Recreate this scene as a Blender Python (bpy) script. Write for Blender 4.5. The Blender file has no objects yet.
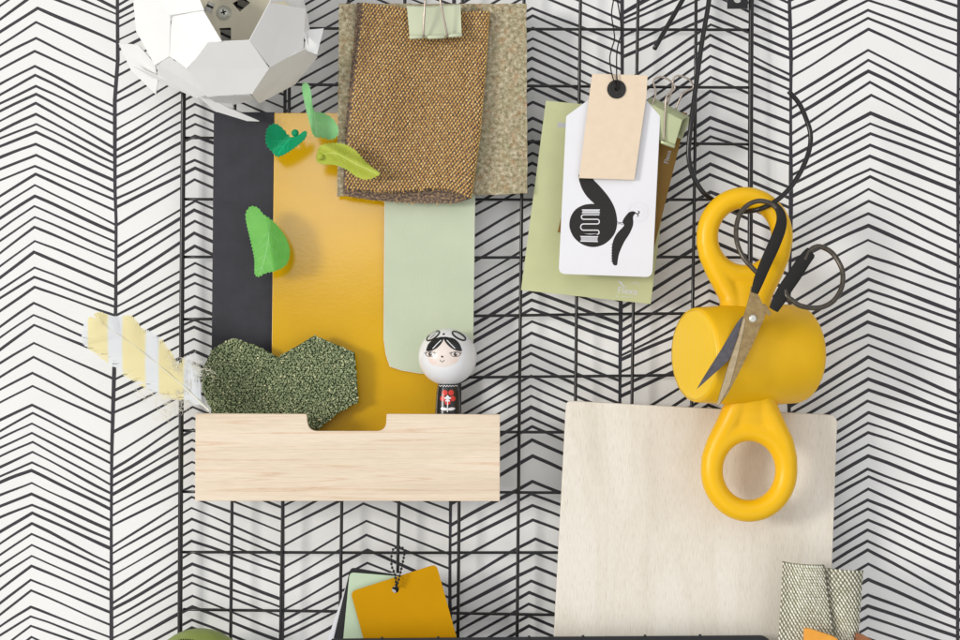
import bpy, bmesh, math, random
from mathutils import Vector, Matrix
from mathutils.geometry import delaunay_2d_cdt

# ------------------------------------------------------------------ camera, light
SC = bpy.context.scene
C = SC.collection
D = 1800.0                       # camera distance from the wall in mm (1 unit of layout = 1 mm on the wall)
cam_d = bpy.data.cameras.new('camera'); cam = bpy.data.objects.new('camera', cam_d); C.objects.link(cam)
cam.location = (0, -D / 1000, 0); cam.rotation_euler = (math.radians(90), 0, 0)
cam_d.sensor_width = 36; cam_d.lens = 36 * D / 960.0; cam_d.clip_start = 0.05; cam_d.clip_end = 50
SC.camera = cam

world = bpy.data.worlds.new("World"); SC.world = world; world.use_nodes = True
wt_ = world.node_tree; bgn = wt_.nodes['Background']; bgn.inputs[1].default_value = 1.0
# world brightness shaped as fill: bright ring about the camera axis, dim elsewhere
_tc = wt_.nodes.new('ShaderNodeTexCoord'); _dp = wt_.nodes.new('ShaderNodeVectorMath'); _dp.operation = 'DOT_PRODUCT'; _dp.inputs[1].default_value = (0, -1, 0.05)
_rp = wt_.nodes.new('ShaderNodeValToRGB'); _er = _rp.color_ramp.elements; _er[0].position = 0.15; _er[0].color = (0.22, 0.225, 0.235, 1); _er[1].position = 0.98; _er[1].color = (0.17, 0.17, 0.175, 1)
for _p, _c in ((0.42, 0.50), (0.60, 0.96), (0.90, 1.12)):
    _e = _er.new(_p); _e.color = (_c * .98, _c * .985, _c, 1)
wt_.links.new(_tc.outputs['Generated'], _dp.inputs[0]); wt_.links.new(_dp.outputs['Value'], _rp.inputs['Fac']); wt_.links.new(_rp.outputs['Color'], bgn.inputs['Color'])

def area(name, loc, target, size, power, col, size_y=None):
    l = bpy.data.lights.new(name, 'AREA'); l.energy = power; l.size = size; l.color = col
    if size_y: l.shape = 'RECTANGLE'; l.size_y = size_y
    o = bpy.data.objects.new(name, l); C.objects.link(o); o.location = loc
    o.rotation_euler = (Vector(target) - Vector(loc)).to_track_quat('-Z', 'Y').to_euler()
    return o
area('key_softbox', (-6.2, -5.0, 0.75), (0, 0, 0), 1.6, 318, (1.0, 0.965, 0.91))
area('top_softbox', (-0.27, -1.50, 0.43), (-0.15, 0, 0.05), 0.26, 1.05, (1.0, 0.955, 0.93), 0.36)
SC.view_settings.view_transform = 'Standard'; SC.view_settings.look = 'None'
SC.view_settings.exposure = 0.0; SC.view_settings.gamma = 1.0
SC.render.engine = 'CYCLES'

# ------------------------------------------------------------------ helpers
rnd = random.Random(7)
def lin(c):
    c = c / 255.0
    return c / 12.92 if c <= 0.04045 else ((c + 0.055) / 1.055) ** 2.4
def rgb(r, g, b): return (lin(r), lin(g), lin(b), 1.0)

class Nodes:
    def __init__(s, name):
        s.m = bpy.data.materials.new(name); s.m.use_nodes = True
        s.t = s.m.node_tree; s.b = s.t.nodes['Principled BSDF']
    def n(s, typ, **kw):
        nd = s.t.nodes.new(typ)
        for k, v in kw.items(): setattr(nd, k, v)
        return nd
    def l(s, a, b): s.t.links.new(a, b)
    def uv(s, sx=1, sy=1, rot=0.0):
        u = s.n('ShaderNodeTexCoord'); mp = s.n('ShaderNodeMapping')
        mp.inputs['Scale'].default_value = (sx, sy, 1); mp.inputs['Rotation'].default_value = (0, 0, rot)
        s.l(u.outputs['UV'], mp.inputs['Vector']); return mp.outputs['Vector']
    def noise(s, vec, scale, detail=4, rough=0.5, dist=0.0):
        nd = s.n('ShaderNodeTexNoise'); nd.inputs['Scale'].default_value = scale; nd.inputs['Detail'].default_value = detail
        nd.inputs['Roughness'].default_value = rough; nd.inputs['Distortion'].default_value = dist
        s.l(vec, nd.inputs['Vector']); return nd.outputs['Fac']
    def ramp(s, fac, stops, interp='LINEAR'):
        r = s.n('ShaderNodeValToRGB'); cr = r.color_ramp; cr.interpolation = interp
        while len(cr.elements) < len(stops): cr.elements.new(0.5)
        for e, (p, c) in zip(cr.elements, stops): e.position = p; e.color = c
        s.l(fac, r.inputs['Fac']); return r.outputs['Color']
    def mix(s, fac, a, b, mode='MIX'):
        m = s.n('ShaderNodeMix', data_type='RGBA', blend_type=mode)
        for sock, v in ((m.inputs[0], fac), (m.inputs[6], a), (m.inputs[7], b)):
            if isinstance(v, (int, float)): sock.default_value = v
            elif isinstance(v, tuple): sock.default_value = v
            else: s.l(v, sock)
        return m.outputs[2]
    def bump(s, h, strength=0.3, dist=0.0005, chain=None):
        b = s.n('ShaderNodeBump'); b.inputs['Strength'].default_value = strength; b.inputs['Distance'].default_value = dist
        s.l(h, b.inputs['Height'])
        if chain: s.l(chain, b.inputs['Normal'])
        s.l(b.outputs['Normal'], s.b.inputs['Normal']); return b.outputs['Normal']
    def col(s, c):
        if isinstance(c, tuple): s.b.inputs['Base Color'].default_value = c
        else: s.l(c, s.b.inputs['Base Color'])
    def set(s, **kw):
        for k, v in kw.items(): s.b.inputs[k.replace('_', ' ')].default_value = v

def plain(name, c, rough=0.5, spec=0.5, metal=0.0, vary=0.05, nscale=3.0, bump=0.0, bscale=60.0, bdist=0.0003, coat=0.0):
    N = Nodes(name); v = N.uv()
    f = N.noise(v, nscale, 5)
    dark = tuple(x * (1 - vary * 2) for x in c[:3]) + (1,); lite = tuple(min(1, x * (1 + vary)) for x in c[:3]) + (1,)
    N.col(N.ramp(f, [(0.3, dark), (0.7, lite)]))
    N.set(Roughness=rough, Metallic=metal); N.b.inputs['Specular IOR Level'].default_value = spec
    N.b.inputs['Coat Weight'].default_value = coat; N.b.inputs['Coat Roughness'].default_value = 0.15
    if bump: N.bump(N.noise(v, bscale, 6, 0.6), bump, bdist)
    return N.m

ORG = {}
def link(o, parent=None, origin=None):
    C.objects.link(o)
    if parent is not None: o.parent = parent
    return o
def thing(name, label, cat, loc, group=None, kind=None):
    o = bpy.data.objects.new(name, None); o.empty_display_size = 0.01; C.objects.link(o)
    o.location = loc; ORG[o] = Vector(loc); tag(o, label, cat, group, kind); return o
def tag(o, label=None, cat=None, group=None, kind=None):
    if label: o['label'] = label
    if cat: o['category'] = cat
    if group: o['group'] = group
    if kind: o['kind'] = kind
    return o
def mk(name, verts, faces, mat, parent=None, uvs=None, smooth=False, mats=None, fmat=None, bevel=0, solid=0, sub=0):
    vs = [Vector(v) for v in verts]
    if parent is not None: org = ORG[parent]
    else:
        org = Vector((sum(v.x for v in vs), sum(v.y for v in vs), sum(v.z for v in vs))) / len(vs)
    me = bpy.data.meshes.new(name); me.from_pydata([v - org for v in vs], [], faces)
    ul = me.uv_layers.new(name='UVMap')
    for lp in me.loops:
        if uvs is not None: ul.data[lp.index].uv = uvs[lp.vertex_index]
        else:
            v = vs[lp.vertex_index]; ul.data[lp.index].uv = (v.x * 10, v.z * 10)
    for m in (mats or [mat]): me.materials.append(m)
    for i, p in enumerate(me.polygons):
        p.use_smooth = smooth
        if fmat: p.material_index = fmat[i]
    me.validate(); me.update()
    o = bpy.data.objects.new(name, me); C.objects.link(o)
    if parent is not None: o.parent = parent; ORG[o] = org
    else: o.location = org; ORG[o] = org
    if solid:
        s = o.modifiers.new('solid', 'SOLIDIFY'); s.thickness = solid / 1000; s.offset = -1
        if smooth:
            e = o.modifiers.new('split', 'EDGE_SPLIT'); e.split_angle = math.radians(50)
    if bevel:
        b = o.modifiers.new('bevel', 'BEVEL'); b.width = bevel / 1000; b.segments = 3; b.limit_method = 'ANGLE'; b.angle_limit = math.radians(40)
        w = o.modifiers.new('wn', 'WEIGHTED_NORMAL'); w.keep_sharp = True
        for p in me.polygons: p.use_smooth = True
    if sub:
        s = o.modifiers.new('sub', 'SUBSURF'); s.levels = sub; s.render_levels = sub
    return o
class Fr:                          # layout plane parallel to the wall, h0 mm in front of it
    def __init__(s, h0): s.h0 = h0; s.s = (D - h0) / D
    def v(s, x, y, dh=0): return Vector(((x - 480) * s.s / 1000, -(s.h0 + dh) / 1000, (320 - y) * s.s / 1000))
    def p(s, x, y, dh=0): return Fr(s.h0 + dh).v(x, y)
def pip(x, y, poly):
    c = False; n = len(poly); j = n - 1
    for i in range(n):
        xi, yi = poly[i]; xj, yj = poly[j]
        if (yi > y) != (yj > y) and x < (xj - xi) * (y - yi) / (yj - yi) + xi: c = not c
        j = i
    return c
def rpoly(pts, r, seg=6):        # rounded corners; r number or list
    n = len(pts); out = []
    for i in range(n):
        rr = r[i] if isinstance(r, (list, tuple)) else r
        p = Vector(pts[i]); a = Vector(pts[i - 1]); b = Vector(pts[(i + 1) % n])
        if rr <= 0: out.append(tuple(p)); continue
        da = (a - p).normalized(); db = (b - p).normalized()
        q0 = p + da * rr; q1 = p + db * rr
        for k in range(seg + 1):
            t = k / seg; out.append(tuple((1 - t) ** 2 * q0 + 2 * t * (1 - t) * p + t * t * q1))
    return out
def dense(pts, step, closed=True):
    out = []; n = len(pts)
    for i in range(n if closed else n - 1):
        a = Vector(pts[i]); b = Vector(pts[(i + 1) % n]); k = max(1, int((b - a).length / step))
        for q in range(k): out.append(tuple(a.lerp(b, q / k)))
    if not closed: out.append(tuple(pts[-1]))
    return out
def spl(pts, n=8, closed=False):  # catmull-rom through points of any dimension
    P = [Vector(p) for p in pts]; out = []; m = len(P)
    rng = range(m) if closed else range(m - 1)
    for i in rng:
        p0 = P[(i - 1) % m] if closed or i > 0 else P[0] * 2 - P[1]
        p1 = P[i]; p2 = P[(i + 1) % m]
        p3 = P[(i + 2) % m] if closed or i + 2 < m else P[-1] * 2 - P[-2]
        for k in range(n):
            t = k / n
            out.append(0.5 * ((2 * p1) + (p2 - p0) * t + (2 * p0 - 5 * p1 + 4 * p2 - p3) * t * t + (3 * p1 - p0 - 3 * p2 + p3) * t ** 3))
    if not closed: out.append(P[-1])
    return out
def sheet(name, poly, fr, mat, parent=None, hf=None, thick=0.5, step=5, smooth=True, uvf=None, estep=None, bevel=0, holes=()):
    poly = dense(poly, estep or step); hf = hf or (lambda x, y: 0)
    pts = [Vector(p) for p in poly]; n = len(pts); edges = [(i, (i + 1) % n) for i in range(n)]
    for hp in holes:
        b = len(pts); hp = dense(hp, estep or step); pts += [Vector(p) for p in hp]; m = len(hp)
        edges += [(b + i, b + (i + 1) % m) for i in range(m)]
    xs = [p[0] for p in poly]; ys = [p[1] for p in poly]
    if step:
        y = min(ys) + step * .5; row = 0
        while y < max(ys):
            x = min(xs) + step * (.5 if row % 2 else .25)
            while x < max(xs):
                if pip(x, y, poly): pts.append(Vector((x, y)))
                x += step
            y += step * .87; row += 1
    V, E, F, *_ = delaunay_2d_cdt(pts, edges, [] , 0 if not holes else 0, 1e-5)
    fs = []
    for f in F:
        cx = sum(V[i].x for i in f) / len(f); cy = sum(V[i].y for i in f) / len(f)
        if pip(cx, cy, poly) and not any(pip(cx, cy, hp) for hp in holes):
            a, b, c = V[f[0]], V[f[1]], V[f[2]]
            cr = (b.x - a.x) * (c.y - a.y) - (b.y - a.y) * (c.x - a.x)
            fs.append(tuple(f) if cr < 0 else tuple(reversed(f)))
    used = sorted({i for f in fs for i in f}); mp = {o: k for k, o in enumerate(used)}
    vs = [fr.v(V[i].x, V[i].y, hf(V[i].x, V[i].y)) for i in used]; fs = [tuple(mp[i] for i in f) for f in fs]
    uv = [uvf(V[i].x, V[i].y) if uvf else (V[i].x / 100, -V[i].y / 100) for i in used]
    return mk(name, vs, fs, mat, parent, uvs=uv, smooth=smooth, solid=thick, bevel=bevel)
def slab(name, poly, fr, thick, mat, parent=None, hf=None, bevel=0.4, uvf=None, dback=0):
    """rigid plate: outline at front, thick mm deep towards the wall"""
    a = sum(poly[i][0] * poly[(i + 1) % len(poly)][1] - poly[(i + 1) % len(poly)][0] * poly[i][1] for i in range(len(poly)))
    if a > 0: poly = list(reversed(poly))
    hf = hf or (lambda x, y: 0); n = len(poly)
    vs = [fr.v(x, y, hf(x, y)) for x, y in poly] + [fr.v(x, y, hf(x, y) - thick) for x, y in poly]
    fs = [tuple(range(n)), tuple(range(2 * n - 1, n - 1, -1))] + [(i, n + i, n + (i + 1) % n, (i + 1) % n) for i in range(n)]
    uv = [(uvf(x, y) if uvf else (x / 100, -y / 100)) for x, y in poly] * 2
    return mk(name, vs, fs, mat, parent, uvs=uv, bevel=bevel)
def tube(name, pts, r, mat, parent=None, seg=10, closed=False, flat=None, smooth=True):
    """pts world Vectors; r mm number or list; flat=(rx, rh) squash"""
    n = len(pts); P = [Vector(p) for p in pts]; vs = []; fs = []; uv = []
    up = Vector((0, -1, 0)); L = 0
    for i in range(n):
        a = P[i - 1] if (i > 0 or closed) else P[i]; b = P[(i + 1) % n] if (i < n - 1 or closed) else P[i]
        t = (b - a).normalized(); s = t.cross(up)
        if s.length < 1e-4: s = Vector((1, 0, 0))
        s.normalize(); u = s.cross(t).normalized()
        rr = (r[i] if isinstance(r, (list, tuple)) else r) / 1000
        fx, fu = flat if flat else (1, 1)
        if i: L += (P[i] - P[i - 1]).length
        for k in range(seg):
            an = 2 * math.pi * k / seg
            vs.append(P[i] + s * math.cos(an) * rr * fx + u * math.sin(an) * rr * fu); uv.append((k / seg * .3, L * 10))
    for i in range(n if closed else n - 1):
        j = (i + 1) % n
        for k in range(seg):
            q = (k + 1) % seg; fs.append((i * seg + k, j * seg + k, j * seg + q, i * seg + q))
    if not closed:
        fs.append(tuple(range(seg))); fs.append(tuple(range(n * seg - 1, (n - 1) * seg - 1, -1)))
    return mk(name, vs, fs, mat, parent, uvs=uv, smooth=smooth)
def lathe(name, prof, org, axis, mat, parent=None, seg=48, smooth=True):
    """prof: (a along axis mm, radius mm); org Vector world"""
    ax = Vector(axis).normalized(); s = ax.cross(Vector((0, 0, 1)))
    if s.length < .01: s = ax.cross(Vector((0, 1, 0)))
    s.normalize(); u = ax.cross(s); vs = []; fs = []; uv = []; n = len(prof)
    for i, (a, r) in enumerate(prof):
        for k in range(seg):
            an = 2 * math.pi * k / seg
            vs.append(Vector(org) + (ax * a + (s * math.cos(an) + u * math.sin(an)) * r) / 1000); uv.append((k / seg * 2, a / 100))
    for i in range(n - 1):
        for k in range(seg):
            q = (k + 1) % seg; fs.append((i * seg + k, i * seg + q, (i + 1) * seg + q, (i + 1) * seg + k))
    fs.append(tuple(reversed(range(seg)))); fs.append(tuple(range((n - 1) * seg, n * seg)))
    me = mk(name, vs, fs, mat, parent, uvs=uv, smooth=smooth); return me
def ribbon(pts, ws, conv):       # flat stroke -> verts, faces
    vs = []; fs = []; n = len(pts)
    for i in range(n):
        a = Vector(pts[max(0, i - 1)]); b = Vector(pts[min(n - 1, i + 1)]); t = (b - a).normalized(); nn = Vector((-t.y, t.x))
        w = (ws[i] if isinstance(ws, (list, tuple)) else ws) / 2
        p = Vector(pts[i]); vs.append(conv(*(p + nn * w))); vs.append(conv(*(p - nn * w)))
    for i in range(n - 1): fs.append((2 * i, 2 * i + 1, 2 * i + 3, 2 * i + 2))
    return vs, fs
class Print:                     # collects flat ink strokes and fills into one thin mesh
    def __init__(s, conv): s.v = []; s.f = []; s.c = conv
    def add(s, vs, fs):
        b = len(s.v); s.v += vs; s.f += [tuple(i + b for i in f) for f in fs]
    def stroke(s, pts, w): s.add(*ribbon(pts, w, s.c))
    def fan(s, pts, rings=4):
        cx = sum(p[0] for p in pts) / len(pts); cy = sum(p[1] for p in pts) / len(pts); n = len(pts)
        vs = [s.c(cx, cy)]; fs = []
        for r in range(1, rings + 1):
            for x, y in pts: vs.append(s.c(cx + (x - cx) * r / rings, cy + (y - cy) * r / rings))
        for i in range(n): fs.append((0, 1 + i, 1 + (i + 1) % n))
        for r in range(rings - 1):
            for i in range(n):
                a = 1 + r * n + i; b = 1 + r * n + (i + 1) % n; fs.append((a, a + n, b + n, b))
        s.add(vs, fs)
    def ell(s, cx, cy, rx, ry, rot=0, n=20, rings=4):
        c, q = math.cos(rot), math.sin(rot)
        s.fan([(cx + rx * math.cos(t) * c - ry * math.sin(t) * q, cy + rx * math.cos(t) * q + ry * math.sin(t) * c) for t in [2 * math.pi * k / n for k in range(n)]], rings)
    def poly(s, pts):
        pts = [Vector(p) for p in pts]; n = len(pts)
        V, E, F, *_ = delaunay_2d_cdt(pts, [(i, (i + 1) % n) for i in range(n)], [], 0, 1e-5)
        pl = [tuple(p) for p in pts]
        fs = [tuple(f) for f in F if pip(sum(V[i].x for i in f) / 3, sum(V[i].y for i in f) / 3, pl)]
        s.add([s.c(v.x, v.y) for v in V], fs)
    def build(s, name, mat, parent):
        o = mk(name, s.v, s.f, mat, parent); bm = bmesh.new(); bm.from_mesh(o.data)
        for f in bm.faces:
            if f.normal.y > 0: f.normal_flip()
        bm.to_mesh(o.data); bm.free(); return o
def text_mesh(name, body, size, fr, x, y, rot, mat, parent, dh, shear=0):
    cu = bpy.data.curves.new(name, 'FONT'); cu.body = body; cu.size = size; cu.align_x = 'CENTER'; cu.align_y = 'CENTER'; cu.shear = shear; cu.offset = size * .012
    t = bpy.data.objects.new('tmp', cu); C.objects.link(t)
    bpy.context.view_layer.update(); dg = bpy.context.evaluated_depsgraph_get()
    me = bpy.data.meshes.new_from_object(t.evaluated_get(dg)); bpy.data.objects.remove(t)
    c, q = math.cos(rot), math.sin(rot)
    vs = [fr.v(x + v.co.x * c + v.co.y * q, y + v.co.x * q - v.co.y * c, dh) for v in me.vertices]
    fs = [tuple(p.vertices) for p in me.polygons]; bpy.data.meshes.remove(me)
    return mk(name, vs, fs, mat, parent)
def wob(seed, amp, freq):
    ph = [(rnd.uniform(0, 6.28), rnd.uniform(.6, 1.5), rnd.uniform(.4, 1)) for _ in range(4)]
    return lambda t: amp * sum(a * math.sin(t * freq * f + p) for p, f, a in ph) / 2
def ellipsoids(items, seg=6, rings=4):
    """items: (pos, axisx*rx, axisy*ry, axisz*rz, u) -> verts, faces, uvs"""
    tv = [Vector((0, 0, 1))]; tf = []
    for r in range(1, rings):
        th = math.pi * r / rings
        for k in range(seg):
            p = 2 * math.pi * k / seg; tv.append(Vector((math.sin(th) * math.cos(p), math.sin(th) * math.sin(p), math.cos(th))))
    tv.append(Vector((0, 0, -1))); last = len(tv) - 1
    for k in range(seg): tf.append((0, 1 + k, 1 + (k + 1) % seg))
    for r in range(rings - 2):
        for k in range(seg):
            a = 1 + r * seg + k; b = 1 + r * seg + (k + 1) % seg; tf.append((a, a + seg, b + seg, b))
    for k in range(seg): tf.append((last, 1 + (rings - 2) * seg + (k + 1) % seg, 1 + (rings - 2) * seg + k))
    vs = []; fs = []; uv = []
    for pos, X, Y, Z, u in items:
        b = len(vs)
        for t in tv: vs.append(pos + X * t.x + Y * t.y + Z * t.z); uv.append(u)
        fs += [tuple(i + b for i in f) for f in tf]
    return vs, fs, uv

# ------------------------------------------------------------------ materials
def paper_wall():
    N = Nodes('wallpaper_paper'); v = N.uv()
    N.col(N.ramp(N.noise(v, 1.2, 3), [(0.3, (0.80, 0.80, 0.785, 1)), (0.7, (0.835, 0.832, 0.815, 1))]))
    N.set(Roughness=0.62); N.b.inputs['Specular IOR Level'].default_value = 0.35
    N.bump(N.noise(v, 45, 5, 0.6), 0.35, 0.0004); return N.m
def ink_wall():
    N = Nodes('wallpaper_ink'); v = N.uv()
    N.col(N.ramp(N.noise(v, 20, 5), [(0.3, (0.021, 0.019, 0.024, 1)), (0.75, (0.036, 0.034, 0.040, 1))]))
    N.set(Roughness=0.42); N.b.inputs['Specular IOR Level'].default_value = 0.5
    N.bump(N.noise(v, 45, 5, 0.6), 0.3, 0.0004); return N.m
def wood(name, base, streak, horiz=True):
    N = Nodes(name)
    if horiz:
        lines = N.noise(N.uv(0.05, 2.4), 2.3, 2.0, 0.4, 0.15); brk = N.noise(N.uv(1.6, 6), 3, 5, 0.7)
        fine = N.noise(N.uv(1.4, 30), 4, 4, 0.6); broad = N.noise(N.uv(0.15, 1.6), 2.5, 3)
        st = []
        for p, w in ((0.37, .008), (0.44, .006), (0.50, .009), (0.57, .006), (0.64, .009)):
            st += [(p - w, (0, 0, 0, 1)), (p, (1, 1, 1, 1)), (p + w, (0, 0, 0, 1))]
        ln = N.ramp(lines, st); bk = N.ramp(brk, [(0.36, (.22, .22, .22, 1)), (0.66, (.66, .66, .66, 1))])
        fac = N.mix(1.0, ln, bk, 'MULTIPLY')
    else:
        lines = N.noise(N.uv(1.7, 0.16), 1.6, 2.5, 0.45, 0.3); brk = N.noise(N.uv(26, 2.6), 3.4, 3, 0.55)
        fine = N.noise(N.uv(34, 3.5), 3, 4, 0.65); broad = N.noise(N.uv(1.0, 0.14), 2.4, 3, .5, .4)
        fac = N.ramp(brk, [(0.56, (0, 0, 0, 1)), (0.72, (.55, .55, .55, 1))])
    c = N.mix(fac, base, streak)
    lo = tuple(x * .90 for x in base[:3]); 
    c = N.mix(0.55, c, N.ramp(fine, [(0.35, (.86, .845, .82, 1)), (0.6, (1.03, 1.03, 1.03, 1))]), 'MULTIPLY')
    c = N.mix(0.8, c, N.ramp(broad, [(0.34, (.90, .875, .84, 1)), (0.46, (1, .99, .975, 1)), (0.50, (.955, .94, .915, 1)), (0.56, (1.02, 1.02, 1.02, 1)), (0.68, (1.05, 1.055, 1.06, 1))]), 'MULTIPLY')
    N.col(c); N.set(Roughness=0.55); N.b.inputs['Specular IOR Level'].default_value = 0.3
    N.bump(fine, 0.35, 0.0003); return N.m
M = {}
M['paper'] = paper_wall(); M['ink'] = ink_wall()
M['black_wire'] = plain('black_wire_coating', (0.010, 0.009, 0.009, 1), 0.28, 0.5, 0.0, 0.1, 8)
M['navy'] = plain('navy_card', (0.030, 0.030, 0.038, 1), 0.55, 0.4, 0, 0.1, 6, 0.25, 80)
M['white_shade'] = plain('white_plastic_shade', (0.86, 0.86, 0.84, 1), 0.42, 0.4, 0, 0.015, 3)
M['base_plate'] = plain('ivory_mounting_plate', (0.66, 0.62, 0.49, 1), 0.45, 0.4, 0, 0.03, 3)
M['steel'] = plain('zinc_screw', (0.72, 0.73, 0.67, 1), 0.35, 0.5, 0.5, 0.1, 20)
M['rose_wire'] = plain('nickel_wire', (0.50, 0.42, 0.35, 1), 0.28, 0.5, 0.7, 0.05, 10)
M['clip_green'] = plain('pale_green_enamel', (0.57, 0.61, 0.43, 1), 0.38, 0.5, 0, 0.03, 4, 0.1, 30)
M['clip_lime'] = plain('light_green_enamel', (0.46, 0.50, 0.29, 1), 0.3, 0.5, 0.25, 0.03, 4)
M['lime_card'] = plain('light_lime_card', (0.55, 0.57, 0.315, 1), 0.6, 0.3, 0, 0.03, 3, 0.1, 60)
M['white_card'] = plain('white_card', (0.80, 0.80, 0.83, 1), 0.55, 0.3, 0, 0.01, 3)
M['beige_tag'] = plain('cream_tag_card', (0.80, 0.655, 0.49, 1), 0.7, 0.2, 0, 0.02, 12, 0.2, 80)
M['print_ink'] = plain('tag_ink', (0.022, 0.020, 0.019, 1), 0.6, 0.3, 0, 0.05, 30)
M['print_grey'] = plain('grey_print', (0.50, 0.50, 0.52, 1), 0.6, 0.3, 0, 0.02)
M['print_pale'] = plain('pale_print', (0.64, 0.64, 0.62, 1), 0.6, 0.3, 0, 0.02)
M['print_faint'] = plain('faint_emboss', (0.73, 0.73, 0.76, 1), 0.6, 0.3, 0, 0.02)
M['brown_card'] = plain('brown_ochre_card', (0.26, 0.145, 0.025, 1), 0.5, 0.3, 0, 0.04, 4)
M['ochre_card'] = plain('ochre_card', (0.55, 0.27, 0.001, 1), 0.6, 0.08, 0, 0.02, 4, 0.1, 70)
M['mint_card'] = plain('mint_card', (0.50, 0.62, 0.44, 1), 0.55, 0.3, 0, 0.02, 4)
M['black_card'] = plain('charcoal_card', (0.022, 0.022, 0.023, 1), 0.55, 0.3, 0, 0.05, 4)
M['cut_edge'] = plain('white_cut_edge', (0.82, 0.80, 0.72, 1), 0.6, 0.3, 0, 0.02)
M['yellow'] = None
M['black_grip'] = plain('black_rubber_grip', (0.013, 0.012, 0.011, 1), 0.62, 0.35, 0, 0.1, 10, 0.3, 50)
M['red'] = plain('red_paint', (0.62, 0.03, 0.015, 1), 0.3, 0.5, 0, 0.03)
M['doll_white'] = plain('doll_white_gloss', (0.80, 0.80, 0.81, 1), 0.22, 0.5, 0, 0.01, 3)
M['doll_black'] = plain('doll_black_gloss', (0.012, 0.012, 0.012, 1), 0.25, 0.5, 0, 0.05)
M['doll_skin'] = plain('doll_face_paint', (0.80, 0.70, 0.635, 1), 0.28, 0.5, 0, 0.01)
M['doll_blush'] = plain('doll_blush_paint', (0.80, 0.655, 0.58, 1), 0.3, 0.5, 0, 0.01)
M['doll_grey'] = plain('doll_grey_paint', (0.55, 0.55, 0.56, 1), 0.3, 0.5, 0, 0.01)
M['doll_brown'] = plain('doll_brown_paint', (0.035, 0.022, 0.016, 1), 0.3, 0.5, 0, 0.01)
M['tray_wood'] = wood('pale_tray_wood', rgb(231, 215, 192), rgb(208, 162, 126), True)
M['board_wood'] = wood('pale_beech_board', rgb(229, 223, 211), rgb(204, 193, 172), False)
M['board_edge'] = plain('beech_board_edge', (0.66, 0.585, 0.44, 1), 0.6, 0.3, 0, 0.05, 20)

def amber():
    N = Nodes('amber_gloss_card'); v = N.uv()
    N.col(N.ramp(N.noise(v, 1.5, 3), [(0.3, (0.62, 0.345, 0.002, 1)), (0.7, (0.68, 0.39, 0.003, 1))]))
    N.set(Roughness=0.17); N.b.inputs['Specular IOR Level'].default_value = 0.75
    N.bump(N.noise(N.uv(1, 1.6), 22, 4, 0.55), 0.22, 0.0003); return N.m
M['amber'] = amber()
def pale_leather():
    N = Nodes('pale_green_leather_card')
    N.col(N.ramp(N.noise(N.uv(), 2, 4), [(0.3, (0.50, 0.56, 0.40, 1)), (0.7, (0.555, 0.61, 0.445, 1))]))
    N.set(Roughness=0.42); N.b.inputs['Specular IOR Level'].default_value = 0.45
    N.bump(N.noise(N.uv(3.0, 0.7), 22, 4, 0.55, 0.5), 0.35, 0.0005); return N.m
M['pale_leather'] = pale_leather()
def yellow_paint():
    N = Nodes('yellow_satin_paint'); v = N.uv()
    N.col(N.ramp(N.noise(v, 4, 3), [(0.3, (0.85, 0.475, 0.001, 1)), (0.7, (0.90, 0.515, 0.002, 1))]))
    N.set(Roughness=0.42); N.b.inputs['Specular IOR Level'].default_value = 0.36
    w = N.noise(N.uv(2.2, 9.0), 2.2, 5, 0.6, 1.2)
    sc_ = N.noise(N.uv(1, 1), 7, 10, 0.75, 0.8); mr = N.n('ShaderNodeMapRange'); N.l(sc_, mr.inputs[0])
    mr.inputs[1].default_value = .35; mr.inputs[2].default_value = .7; mr.inputs[3].default_value = .32; mr.inputs[4].default_value = .55; N.l(mr.outputs[0], N.b.inputs['Roughness'])
    b1 = N.bump(w, 0.12, 0.0008); N.bump(N.noise(N.uv(), 90, 3), 0.12, 0.0002, b1); return N.m
M['yellow'] = yellow_paint()
def yellow_end():
    N = Nodes('yellow_end_grain_with_sheen')
    N.col((0.92, 0.58, 0.03, 1)); N.set(Roughness=0.33); N.b.inputs['Specular IOR Level'].default_value = 0.6  # paler than the drum paint: sheen on this end is put into the colour
    t = N.n('ShaderNodeTexWave', wave_type='RINGS', rings_direction='SPHERICAL'); t.inputs['Scale'].default_value = 1.0
    t.inputs['Distortion'].default_value = 3.0; t.inputs['Detail'].default_value = 3; t.inputs['Detail Scale'].default_value = 1.4
    N.l(N.uv(4.0, 2.4), t.inputs['Vector']); N.bump(t.outputs['Fac'], 0.22, 0.0008); return N.m
M['yellow_end'] = yellow_end()
def metal_worn(name, c, c2, rough):
    N = Nodes(name); v = N.uv(1, 1)
    f = N.noise(v, 18, 8, 0.7)
    N.col(N.ramp(f, [(0.3, c2), (0.6, c)])); N.set(Metallic=0.45, Roughness=rough)
    N.bump(N.noise(v, 60, 5, 0.6), 0.15, 0.0002); return N.m
M['bronze'] = metal_worn('bronze_blade', (0.38, 0.27, 0.12, 1), (0.23, 0.15, 0.06, 1), 0.38)
M['bronze_facet'] = metal_worn('bronze_ground_edge', (0.50, 0.40, 0.25, 1), (0.36, 0.27, 0.15, 1), 0.36)
M['dark_steel'] = metal_worn('dark_steel_blade', (0.115, 0.11, 0.125, 1), (0.07, 0.067, 0.075, 1), 0.36)
M['loop_metal'] = metal_worn('dark_worn_iron', (0.10, 0.085, 0.065, 1), (0.035, 0.03, 0.026, 1), 0.3)
def by_u(name, stops, rough=0.8, bump=0.0):
    N = Nodes(name); t = N.n('ShaderNodeTexCoord'); s = N.n('ShaderNodeSeparateXYZ'); N.l(t.outputs['UV'], s.inputs[0])
    N.col(N.ramp(s.outputs[0], stops)); N.set(Roughness=rough); N.b.inputs['Specular IOR Level'].default_value = 0.25
    return N.m
M['gold_yarn'] = by_u('gold_yarn', [(0.0, rgb(194, 148, 82)), (0.5, rgb(216, 172, 98)), (1.0, rgb(236, 202, 134))], 0.6)
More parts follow.
